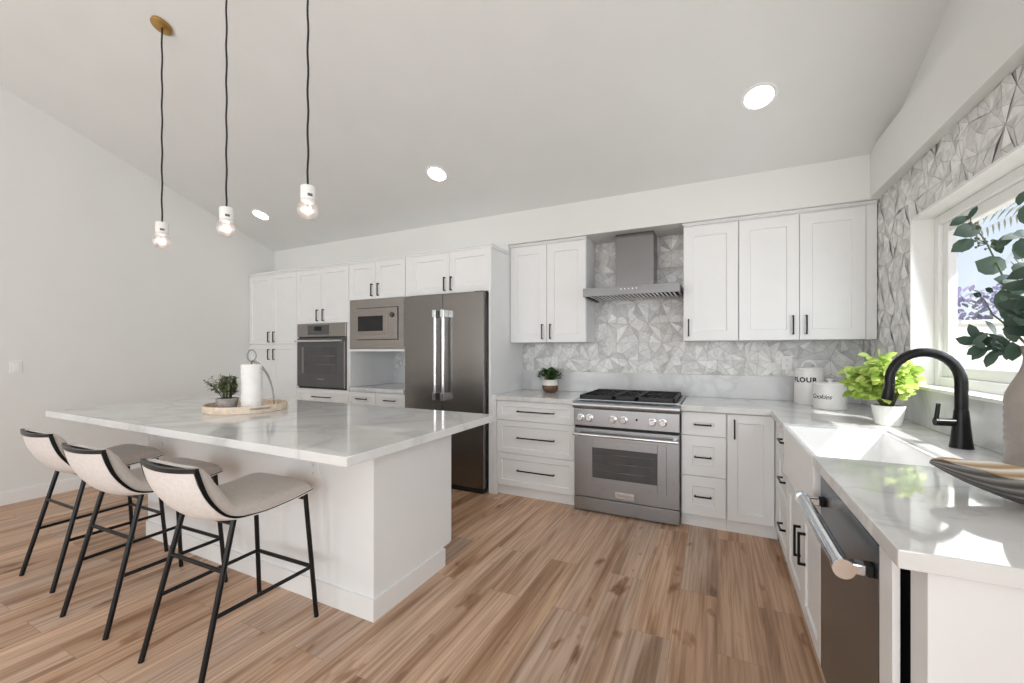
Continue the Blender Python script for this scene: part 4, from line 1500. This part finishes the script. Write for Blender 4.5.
RI = Vector((0.898, 0.44, 0))
UP = Vector((0, 0, 1))
spec = [  # centre, direction as (right, up), length, width, shade
    ((0.806, 2.03, 1.812), (0.55, 0.85), 0.070, 0.017, 0.1), ((0.769, 2.02, 1.785), (-0.85, -0.4), 0.062, 0.030, 0.2),
    ((0.788, 2.01, 1.746), (-0.95, -0.2), 0.085, 0.058, 0.35), ((0.779, 2.02, 1.697), (-0.9, -0.45), 0.078, 0.046, 0.45),
    ((0.850, 2.02, 1.616), (-0.9, 0.2), 0.092, 0.066, 0.75), ((0.887, 2.0, 1.556), (-0.8, 0.35), 0.088, 0.058, 0.6),
    ((0.906, 1.98, 1.661), (0.55, 0.8), 0.085, 0.058, 0.7), ((0.899, 2.0, 1.713), (0.95, 0.35), 0.105, 0.036, 0.5),
    ((0.864, 2.02, 1.683), (-0.4, 0.85), 0.055, 0.030, 0.25), ((0.818, 2.03, 1.519), (-0.9, 0.3), 0.026, 0.018, 0.0),
    ((0.848, 2.03, 1.534), (-0.8, 0.5), 0.026, 0.019, 0.0), ((0.804, 2.02, 1.389), (-0.35, 0.9), 0.060, 0.030, 0.4),
    ((0.849, 2.01, 1.402), (0.75, -0.6), 0.075, 0.026, 0.55), ((0.864, 2.0, 1.354), (0.9, 0.2), 0.078, 0.056, 0.7),
    ((0.788, 2.02, 1.358), (-0.9, 0.15), 0.065, 0.034, 0.6), ((0.804, 2.0, 1.327), (-0.8, -0.4), 0.060, 0.034, 0.4),
    ((0.839, 2.0, 1.302), (-0.6, -0.75), 0.072, 0.032, 0.5), ((0.905, 2.0, 1.411), (0.3, 0.9), 0.075, 0.055, 0.8),
    ((0.883, 1.98, 1.320), (0.2, -0.95), 0.066, 0.046, 0.6), ((0.878, 2.0, 1.446), (-0.5, 0.8), 0.070, 0.036, 0.35),
    ((0.864, 2.0, 1.494), (-0.1, 1.0), 0.085, 0.040, 0.55), ((0.893, 1.99, 1.466), (0.5, 0.8), 0.070, 0.044, 0.4),
    ((0.822, 2.01, 1.372), (-0.7, 0.5), 0.050, 0.026, 0.3), ((0.852, 1.99, 1.330), (0.6, -0.5), 0.060, 0.030, 0.3),
    ((0.875, 1.97, 1.385), (-0.3, 0.9), 0.07, 0.04, 0.5), ((0.900, 1.96, 1.60), (0.7, 0.5), 0.08, 0.055, 0.6),
    ((0.900, 1.97, 1.520), (0.9, -0.1), 0.075, 0.05, 0.45), ((0.905, 1.96, 1.77), (-0.2, 1.0), 0.08, 0.05, 0.5),
    ((0.898, 1.97, 1.83), (0.3, 0.9), 0.06, 0.03, 0.3),
]
bm = bmesh.new()
L = shade_layer(bm)
for c, (a, b_), ln, wd, s in spec:
    eleaf(L, bm, c, RI * a + UP * b_, ln, wd, s)
for k in range(12):
    c = Vector((rnd.uniform(0.79, 0.875), rnd.uniform(1.98, 2.03), rnd.uniform(1.315, 1.375)))
    eleaf(L, bm, c, RI * rnd.uniform(-1, 0.4) + UP * rnd.uniform(-0.6, 0.5), rnd.uniform(0.04, 0.065), rnd.uniform(0.014, 0.03), rnd.random())
for k in range(8):
    c = Vector((rnd.uniform(0.87, 0.93), rnd.uniform(1.93, 2.0), rnd.uniform(1.45, 1.75)))
    eleaf(L, bm, c, RI * rnd.uniform(-1, 1) + UP * rnd.uniform(0, 1), rnd.uniform(0.05, 0.085), rnd.uniform(0.028, 0.055), rnd.random())
for br in branches[3:5] + branches[6:]:
    for p, q in zip(br[1:], br[2:]):
        for k in range(4):
            c = Vector(p).lerp(Vector(q), rnd.random())
            d = Vector((rnd.uniform(-1, 0.2), rnd.uniform(-1, 1), rnd.uniform(-0.4, 1)))
            eleaf(L, bm, c + d.normalized() * 0.03, d, rnd.uniform(0.055, 0.09), rnd.uniform(0.03, 0.055), rnd.random())
for v in bm.verts:
    v.co.x = min(v.co.x, 0.982)
link_leaves('leaves', bm, M['euca'], t)
bm = bmesh.new()
for c0, nb_ in (((0.812, 2.02, 1.757), 9), ((0.822, 2.015, 1.700), 10), ((0.850, 2.01, 1.690), 6)):
    for k in range(nb_):
        c = Vector(c0) + Vector((rnd.uniform(-.018, .018), rnd.uniform(-.015, .015), rnd.uniform(-.02, .02)))
        add_tube(bm, [Vector(c0) + Vector((0.012, 0, -0.008)), c], 0.0009, 4)
        add_lathe(bm, [(0.0008, -0.0045), (0.004, -0.001), (0.004, 0.001), (0.0008, 0.0045)], 0, 0, 8, mtx=Matrix.Translation(c))
link('berry_sprig', bm, M['twig'], t, 'dark seed sprig')

# ribbed leaf bowl
t = thing('leaf_bowl', 'ribbed leaf-shaped pewter bowl with a champagne inside on the near counter end', 'bowl', (0.805, 1.52, ZC))
ca = Vector((0.805, 1.52, ZC))
ax = Vector((0.80, -0.60, 0)).normalized()
ay = Vector((0.60, 0.80, 0)).normalized()
LN, WD = 0.265, 0.112


def bowl_pt(u, v, off):
    """u along the leaf -1..1, v across -1..1"""
    hw = WD * max(0.0, 1 - abs(u) ** 1.7) ** 0.95
    x = LN * u
    if u < -0.6:
        x -= 0.02 * (abs(u) - 0.6) / 0.4
    y = hw * v
    z = 0.082 * (abs(v) ** 2.4) * (hw / WD) ** 0.55 + 0.066 * abs(u) ** 2.4 + 0.006
    z += 0.0022 * math.sin(bowl_phase(u, v)) * min(1, 4 * (1 - abs(u))) + off
    if off == 0:
        z = max(z, 0.0042)
    p = ca + ax * x + ay * y
    return Vector((p.x, p.y, ZC + z))


def bowl_phase(u, v):
    return (u * 0.42 - abs(v) * 0.9) * 42


for nm, off, mt in (('shell', 0.0, 'bowlout'), ('lining', 0.0035, 'bowlin')):
    bm = bmesh.new()
    nu, nv = 150, 64
    lay = shade_layer(bm)
    gr = [[bm.verts.new(bowl_pt(-1 + 2 * i / nu, -1 + 2 * j / nv, off)) for j in range(nv + 1)] for i in range(nu + 1)]
    for i in range(nu):
        for j in range(nv):
            f = bm.faces.new((gr[i][j], gr[i + 1][j], gr[i + 1][j + 1], gr[i][j + 1]))
            f.smooth = True
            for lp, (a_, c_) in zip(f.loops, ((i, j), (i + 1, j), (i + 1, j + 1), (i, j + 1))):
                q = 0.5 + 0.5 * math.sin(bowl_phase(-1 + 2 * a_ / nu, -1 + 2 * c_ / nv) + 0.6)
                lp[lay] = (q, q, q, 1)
    bmesh.ops.remove_doubles(bm, verts=bm.verts, dist=1e-6)
    o = link(nm, bm, M[mt], t, 'pale champagne lining' if off else None)
    if not off:
        s_ = o.modifiers.new('thickness', 'SOLIDIFY')
        s_.thickness = 0.003
        s_.offset = 1

# ------------------------------------------------------------------ island tray group
TX, TY = -2.955, 1.805
tdir = Vector((0.52, 0.854, 0))
tper = Vector((-0.854, 0.52, 0))
tray_m = Matrix(((tdir.x, tper.x, 0, TX), (tdir.y, tper.y, 0, TY), (0, 0, 1, 0), (0, 0, 0, 1)))
t = thing('round_tray', 'round pale wood tray with a raised rim on the island', 'tray', (TX, TY, ZC))
bm = bmesh.new()
add_lathe(bm, [(0.249, ZC), (0.253, ZC + 0.003), (0.255, ZC + 0.046), (0.251, ZC + 0.048), (0.244, ZC + 0.046), (0.242, ZC + 0.012), (0.002, ZC + 0.011)], TX, TY, 64)
link('rim', bm, M['wood'], t, smooth_angle=40)
bm = bmesh.new()
pts = []
for i in range(11):
    a = math.radians(-16 + 26 * (i / 10)) + math.atan2(-0.52, 0.854) + 0.35
    pts.append((TX + 0.257 * math.cos(a), TY + 0.257 * math.sin(a), ZC + 0.030))
add_tube(bm, pts, 0.0065, 8)
link('handle_slot', bm, M['concrete'], t, 'dark slotted handle')


def tp(a, b_):
    p = tray_m @ Vector((a, b_, 0))
    return p.x, p.y


ZT = ZC + 0.0125
px, py = tp(-0.112, 0.030)
t = thing('potted_plant', 'small olive green plant in a grey concrete pot on the round tray', 'plant', (px, py, ZT))
bm = bmesh.new()
add_lathe(bm, [(0.050, ZT), (0.053, ZT + 0.003), (0.068, ZT + 0.070), (0.066, ZT + 0.074), (0.06, ZT + 0.074), (0.057, ZT + 0.06)], px, py, 32, cap1=False)
link('pot', bm, M['concrete'], t, smooth_angle=40)
bm = bmesh.new()
add_lathe(bm, [(0.058, ZT + 0.058), (0.002, ZT + 0.064)], px, py, 18)
link('soil', bm, M['soil'], t, 'dark soil')
bm = bmesh.new()
L = shade_layer(bm)
st = bmesh.new()
for i in range(44):
    az = rnd.uniform(0, 2 * PI)
    sp = rnd.uniform(0.01, 0.135)
    b0 = Vector((px + 0.02 * math.cos(az), py + 0.02 * math.sin(az), ZT + 0.062))
    top = Vector((px + sp * math.cos(az), py + sp * math.sin(az), ZT + 0.245 - sp * rnd.uniform(0.2, 0.9) + rnd.uniform(-0.03, 0.02)))
    k = (top - Vector((px, py, top.z))).dot(tdir)
    if k > 0.05:
        top -= tdir * (k - 0.05)
    add_tube(st, [b0, (b0 + top) / 2 + Vector((0, 0, 0.02)), top], 0.0016, 5)
    for j in range(12):
        a2 = rnd.uniform(0, 2 * PI)
        d = Vector((math.cos(a2), math.sin(a2), rnd.uniform(-0.3, 0.9)))
        p = b0.lerp(top, rnd.uniform(0.4, 1.0))
        leaf(bm, L, p, d, (0, 0, 1), rnd.uniform(0.020, 0.034), rnd.uniform(0.014, 0.022), rnd.random(), (0.2, 0.9, 0.9, 0.0))
link('stem', st, M['stem'], t)
link_leaves('foliage', bm, M['olive'], t)

hx, hy = tp(0.030, -0.035)
t = thing('paper_towel_holder', 'wire paper towel holder with a loop finial on the round tray', 'towel holder', (hx, hy, ZT))
bm = bmesh.new()
add_lathe(bm, [(0.085, ZT), (0.088, ZT + 0.004), (0.085, ZT + 0.009), (0.004, ZT + 0.010)], hx, hy, 36)
link('base', bm, M['wire'], t, smooth_angle=40)
bm = bmesh.new()
add_tube(bm, [(hx, hy, ZT + 0.009), (hx, hy, ZT + 0.330)], 0.006, 10)
link('pole', bm, M['wire'], t)
bm = bmesh.new()
pts = [(hx + tdir.x * 0.026 * math.cos(a), hy + tdir.y * 0.026 * math.cos(a), ZT + 0.365 + 0.040 * math.sin(a)) for a in [2 * PI * i / 20 for i in range(20)]]
add_tube(bm, pts, 0.0042, 8, closed=True)
link('finial_loop', bm, M['wire'], t)
for dz in (0.0, 0.022):
    bm = bmesh.new()
    pts = []
    for i in range(15):
        u = i / 14
        a = 0.004 + 0.132 * (1 - (1 - u) ** 2.0) - dz * (1 - u) * 0.5
        x_, y_ = hx + tdir.x * a - tper.x * 0.02 * u + dz * tper.x, hy + tdir.y * a - tper.y * 0.02 * u + dz * tper.y
        pts.append((x_, y_, ZT + 0.333 - 0.322 * u ** 1.5 - dz * 0.3 * (1 - u)))
    add_tube(bm, pts, 0.0036, 8)
    link('tension_arm', bm, M['wire'], t)
t = thing('paper_towel_roll', 'white embossed paper towel roll on the wire holder', 'paper towel', (hx, hy, ZT + 0.011))
bm = bmesh.new()
prof = [(0.011, ZT + 0.011), (0.063, ZT + 0.011)]
for i in range(45):
    prof.append((0.0645 + 0.0011 * math.sin(i * PI * 2 / 5), ZT + 0.013 + 0.290 * i / 44))
prof += [(0.061, ZT + 0.305), (0.021, ZT + 0.305), (0.0185, ZT + 0.299), (0.011, ZT + 0.299)]
add_lathe(bm, prof, hx, hy, 40, cap0=False, cap1=False)
link('paper', bm, M['paper'], t, smooth_angle=50)
bm = bmesh.new()
add_lathe(bm, [(0.0185, ZT + 0.2995), (0.0185, ZT + 0.3065), (0.009, ZT + 0.3065), (0.009, ZT + 0.2995)], hx, hy, 20, cap0=False, cap1=False)
link('core', bm, M['wood'], t, 'brown cardboard core')

# ------------------------------------------------------------------ pendants and recessed lights
def pendant(x, y, zb, label):
    t = thing('pendant_lamp', label, 'pendant lamp', (x, y, ceil_z(y)), 'pendants over the island')
    zc = ceil_z(y)
    sl = math.atan(CSL)
    Rm = Matrix.Translation((x, y, zc)) @ Matrix.Rotation(-sl, 4, 'X')
    bm = bmesh.new()
    add_lathe(bm, [(0.012, -0.022), (0.055, -0.020), (0.060, -0.016), (0.060, -0.0005)], 0, 0, 32, mtx=Rm)
    link('canopy', bm, M['brass'], t, 'brass canopy', smooth_angle=40)
    bm = bmesh.new()
    pts = []
    nseg = 34
    for i in range(nseg + 1):
        z = zc - 0.02 + (zb + 0.166 - zc + 0.02) * i / nseg
        wv = 0.0022 * math.sin(i * 1.15 + x * 7) * (0 if i in (0, nseg) else 1)
        pts.append((x + wv, y + wv * 0.4, z))
    add_tube(bm, pts, 0.0052, 8)
    link('cord', bm, M['blackmatte'], t, 'black cord')
    bm = bmesh.new()
    add_lathe(bm, [(0.010, zb + 0.168), (0.034, zb + 0.165), (0.0365, zb + 0.160), (0.0365, zb + 0.098), (0.034, zb + 0.094), (0.012, zb + 0.093)], x, y, 28)
    s = link('socket', bm, M['ceramic'], t, 'white ceramic socket', smooth_angle=40)
    link('maker_mark', B(-0.012, 0.012, -0.0375, -0.0355, zb + 0.106, zb + 0.120, Matrix.Translation((x, y, 0)) @ Matrix.Rotation(math.radians(68), 4, 'Z')), M['greyink'], s, 'small grey mark')
    bm = bmesh.new()
    add_lathe(bm, [(0.034, zb + 0.092), (0.036, zb + 0.088), (0.034, zb + 0.078), (0.022, zb + 0.076)], x, y, 28)
    link('socket_ring', bm, M['ceramic'], s, smooth_angle=40)
    bm = bmesh.new()
    r = 0.051
    prof = [(0.017, zb + 0.086), (0.020, zb + 0.082)]
    for i in range(1, 16):
        a = math.radians(26) + (PI - math.radians(26)) * i / 15
        prof.append((max(0.0008, r * math.sin(a)), zb - 0.010 + r + r * math.cos(a) * 0.98))
    add_lathe(bm, prof, x, y, 28)
    b_ = link('bulb', bm, M['bulb'], t, 'clear globe bulb')
    bm = bmesh.new()
    pts = [(x + 0.014 * math.cos(a), y + 0.014 * math.sin(a), zb + 0.045 + 0.012 * math.cos(a * 3)) for a in [2 * PI * i / 24 for i in range(24)]]
    add_tube(bm, pts, 0.0028, 6, closed=True)
    link('filament', bm, M['filament'], b_, 'glowing filament')
    return t


pendant(-3.356, 1.487, 2.022, 'leftmost pendant bulb on a black cord, its brass canopy in view')
pendant(-2.628, 1.487, 2.012, 'middle pendant bulb on a black cord over the island')
pendant(-1.916, 1.487, 2.016, 'rightmost pendant bulb on a black cord over the island')


def downlight(x, y, label):
    z = ceil_z(y)
    t = thing('recessed_light', label, 'recessed light', (x, y, z), 'recessed ceiling lights')
    Rm = Matrix.Translation((x, y, z)) @ Matrix.Rotation(-math.atan(CSL), 4, 'X')
    bm = bmesh.new()
    add_lathe(bm, [(0.082, -0.004), (0.086, -0.0075), (0.098, -0.006), (0.101, -0.0005)], 0, 0, 40, cap0=False, cap1=False, mtx=Rm)
    link('trim_ring', bm, M['trim'], t, smooth_angle=50)
    bm = bmesh.new()
    add_lathe(bm, [(0.0815, -0.0040), (0.0815, -0.0010)], 0, 0, 40, mtx=Rm)
    link('lens', bm, M['led'], t, 'glowing round lens')


downlight(0.239, 3.086, 'glowing recessed ceiling light in front of the right wall cabinets')
downlight(-2.288, 3.111, 'glowing recessed ceiling light in front of the fridge')
downlight(-4.833, 3.121, 'glowing recessed ceiling light nearest the left wall, above the pantry')

# ------------------------------------------------------------------ bar stools
def make_stool():
    t = thing('bar_stool', 'nearest counter stool, in front of the right end of the island', 'stool', (0, 0, 0), 'bar stools at the island')
    # side profile (y, z); y = 0 at the middle of the seat, +y towards the island
    P = [(-0.262, 0.860), (-0.249, 0.808), (-0.230, 0.754), (-0.200, 0.702), (-0.160, 0.657), (-0.112, 0.633), (-0.05, 0.625), (0.02, 0.622), (0.11, 0.627), (0.19, 0.635), (0.252, 0.643)]
    W = [0.186, 0.190, 0.194, 0.198, 0.201, 0.204, 0.206, 0.208, 0.209, 0.209, 0.207]
    # resample
    def sample(u):
        f = u * (len(P) - 1)
        i = min(int(f), len(P) - 2)
        q = f - i

        def cr(a, b_, c, d):
            return 0.5 * (2 * b_ + (c - a) * q + (2 * a - 5 * b_ + 4 * c - d) * q * q + (3 * b_ - a - 3 * c + d) * q ** 3)
        g = lambda A, k: A[max(0, min(len(A) - 1, k))]
        y = cr(*(g([p[0] for p in P], i + k) for k in (-1, 0, 1, 2)))
        z = cr(*(g([p[1] for p in P], i + k) for k in (-1, 0, 1, 2)))
        wv = cr(*(g(W, i + k) for k in (-1, 0, 1, 2)))
        return y, z, wv
    ns, nw = 40, 14
    S = [sample(i / ns) for i in range(ns + 1)]
    nor = []
    for i in range(ns + 1):
        a, b_ = S[max(0, i - 1)], S[min(ns, i + 1)]
        d = Vector((b_[0] - a[0], b_[1] - a[1])).normalized()
        nor.append(Vector((-d.y, d.x)))        # up / forward

    def dip(i, v):      # the seat shell is slung between its edges at the back
        k = 1 - i / ns
        return -0.030 * (1 - v * v) * min(1, max(0, k * 2.2)) * (0.35 + 0.65 * math.sin(min(1, k * 1.35) * PI * 0.62))

    def shell_point(i, v, off):
        y, z, wv = S[i]
        n = nor[i]
        o = off + dip(i, v)
        return Vector((wv * v, y + n.x * o, z + n.y * o))
    # outer shell
    bm = bmesh.new()
    top = [[bm.verts.new(shell_point(i, -1 + 2 * j / nw, 0.0)) for j in range(nw + 1)] for i in range(ns + 1)]
    bot = [[bm.verts.new(shell_point(i, -1 + 2 * j / nw, -0.012)) for j in range(nw + 1)] for i in range(ns + 1)]
    for i in range(ns):
        for j in range(nw):
            bm.faces.new((top[i][j], top[i + 1][j], top[i + 1][j + 1], top[i][j + 1])).smooth = True
            bm.faces.new((bot[i][j], bot[i][j + 1], bot[i + 1][j + 1], bot[i + 1][j])).smooth = True
        for j in (0, nw):
            bm.faces.new((top[i][j], bot[i][j], bot[i + 1][j], top[i + 1][j]))
    for i in (0, ns):
        for j in range(nw):
            bm.faces.new((top[i][j], top[i][j + 1], bot[i][j + 1], bot[i][j]))
    link('seat_shell', bm, M['fabricback'], t, 'fabric outer shell with a lit tone in its colour')
    # upholstered cushion
    bm = bmesh.new()
    i0 = 0
    secs = []
    for i in range(i0, ns + 1):
        u = i / ns
        th = 0.062 + 0.020 * math.exp(-((u - 0.28) / 0.2) ** 2)
        if i < 5:
            th *= (0.5 + 0.5 * math.sin(i / 5 * PI / 2))
        if i > ns - 5:
            th *= math.sqrt(max(0.02, 1 - ((i - ns + 5) / 5.2) ** 2))
        ring = []
        for k in range(25):
            a = PI * k / 24
            v = -math.cos(a)
            vv = math.copysign(abs(v) ** 0.55, v) * 0.985
            o = th * (abs(math.sin(a)) ** 0.55)
            base = shell_point(i, vv, 0.001)
            flat = shell_point(i, 0.98, 0.001)
            ring.append(bm.verts.new(base + Vector((0, nor[i].x, nor[i].y)) * (o - 0.45 * dip(i, vv) * math.sin(a))))
        secs.append(ring)
    for A, C in zip(secs, secs[1:]):
        for k in range(24):
            bm.faces.new((A[k], C[k], C[k + 1], A[k + 1])).smooth = True
    bm.faces.new(secs[0])
    bm.faces.new(list(reversed(secs[-1])))
    link('cushion', bm, M['fabric'], t, 'padded fabric cushion with a shaded tone in its colour')
    # black edge band, thick over the back and thinning to the seat front
    bm = bmesh.new()
    left = [shell_point(i, -1.0, -0.004) for i in range(ns, -1, -1)]
    right = [shell_point(i, 1.0, -0.004) for i in range(ns + 1)]
    topb = [shell_point(0, -1 + 2 * j / nw, -0.004) for j in range(1, nw)]

    def band(pts, wds):
        rings = []
        for i, p in enumerate(pts):
            d = (pts[min(i + 1, len(pts) - 1)] - pts[max(0, i - 1)]).normalized()
            s = Vector((1, 0, 0)) - d * d.x
            if s.length < 0.35:
                s = Vector((0, 0, 1))
            s.normalize()
            n = d.cross(s)
            h = wds[i]
            rings.append([bm.verts.new(p + s * a * h + n * b_ * min(0.0085, h * 1.3)) for a, b_ in ((-1, -1), (1, -1), (1, 1), (-1, 1))])
        for A, C in zip(rings, rings[1:]):
            for k in range(4):
                bm.faces.new((A[k], A[(k + 1) % 4], C[(k + 1) % 4], C[k]))
        bm.faces.new(rings[0])
        bm.faces.new(list(reversed(rings[-1])))
    wl = [0.0016 + 0.0050 * min(1, max(0, (ns - i) / ns * 1.9 - 0.7)) for i in range(ns + 1)]
    band(right, wl)
    band(left, list(reversed(wl)))
    band([shell_point(0, -1.03, -0.004)] + topb + [shell_point(0, 1.03, -0.004)], [0.0085] * (nw + 1))
    link('edge_band', bm, M['black'], t, 'black metal edge band')
    # legs
    lr = 0.0112
    legs = {'bl': ((-0.205, -0.265, 0), (-0.176, -0.112, 0.628)), 'br': ((0.205, -0.265, 0), (0.176, -0.112, 0.628)),
            'fl': ((-0.215, 0.265, 0), (-0.188, 0.222, 0.632)), 'fr': ((0.215, 0.265, 0), (0.188, 0.222, 0.632))}

    def at(k, z):
        a, b_ = Vector(legs[k][0]), Vector(legs[k][1])
        return a.lerp(b_, z / b_.z)
    for k, (a, b_) in legs.items():
        bm = bmesh.new()
        add_tube(bm, [a, b_], lr, 14)
        link('leg', bm, M['black'], t, 'black tubular leg', smooth_angle=50)
    for k1, k2, z, nm, r in (('bl', 'br', 0.42, 'back_stretcher', 0.009), ('bl', 'fl', 0.255, 'side_stretcher', 0.009), ('br', 'fr', 0.255, 'side_stretcher', 0.009),
                             ('fl', 'fr', 0.255, 'footrest', 0.010), ('fl', 'fr', 0.600, 'seat_bar', 0.010), ('bl', 'br', 0.600, 'seat_bar', 0.009)):
        bm = bmesh.new()
        add_tube(bm, [at(k1, z), at(k2, z)], r, 10)
        link(nm, bm, M['black'], t, smooth_angle=50)
    return t


stool = make_stool()
stool.location = (-2.002, 1.170, 0)
stool.rotation_euler = (0, 0, 0.03)
for (x, y, rz, lab) in ((-2.735, 1.155, 0.04, 'middle counter stool between the other two at the island'),
                        (-3.480, 1.205, 0.02, 'farthest counter stool, at the left end of the island near the left wall')):
    c = copy_tree(stool)
    c.location = (x, y, 0)
    c.rotation_euler = (0, 0, rz)
    c['label'] = lab
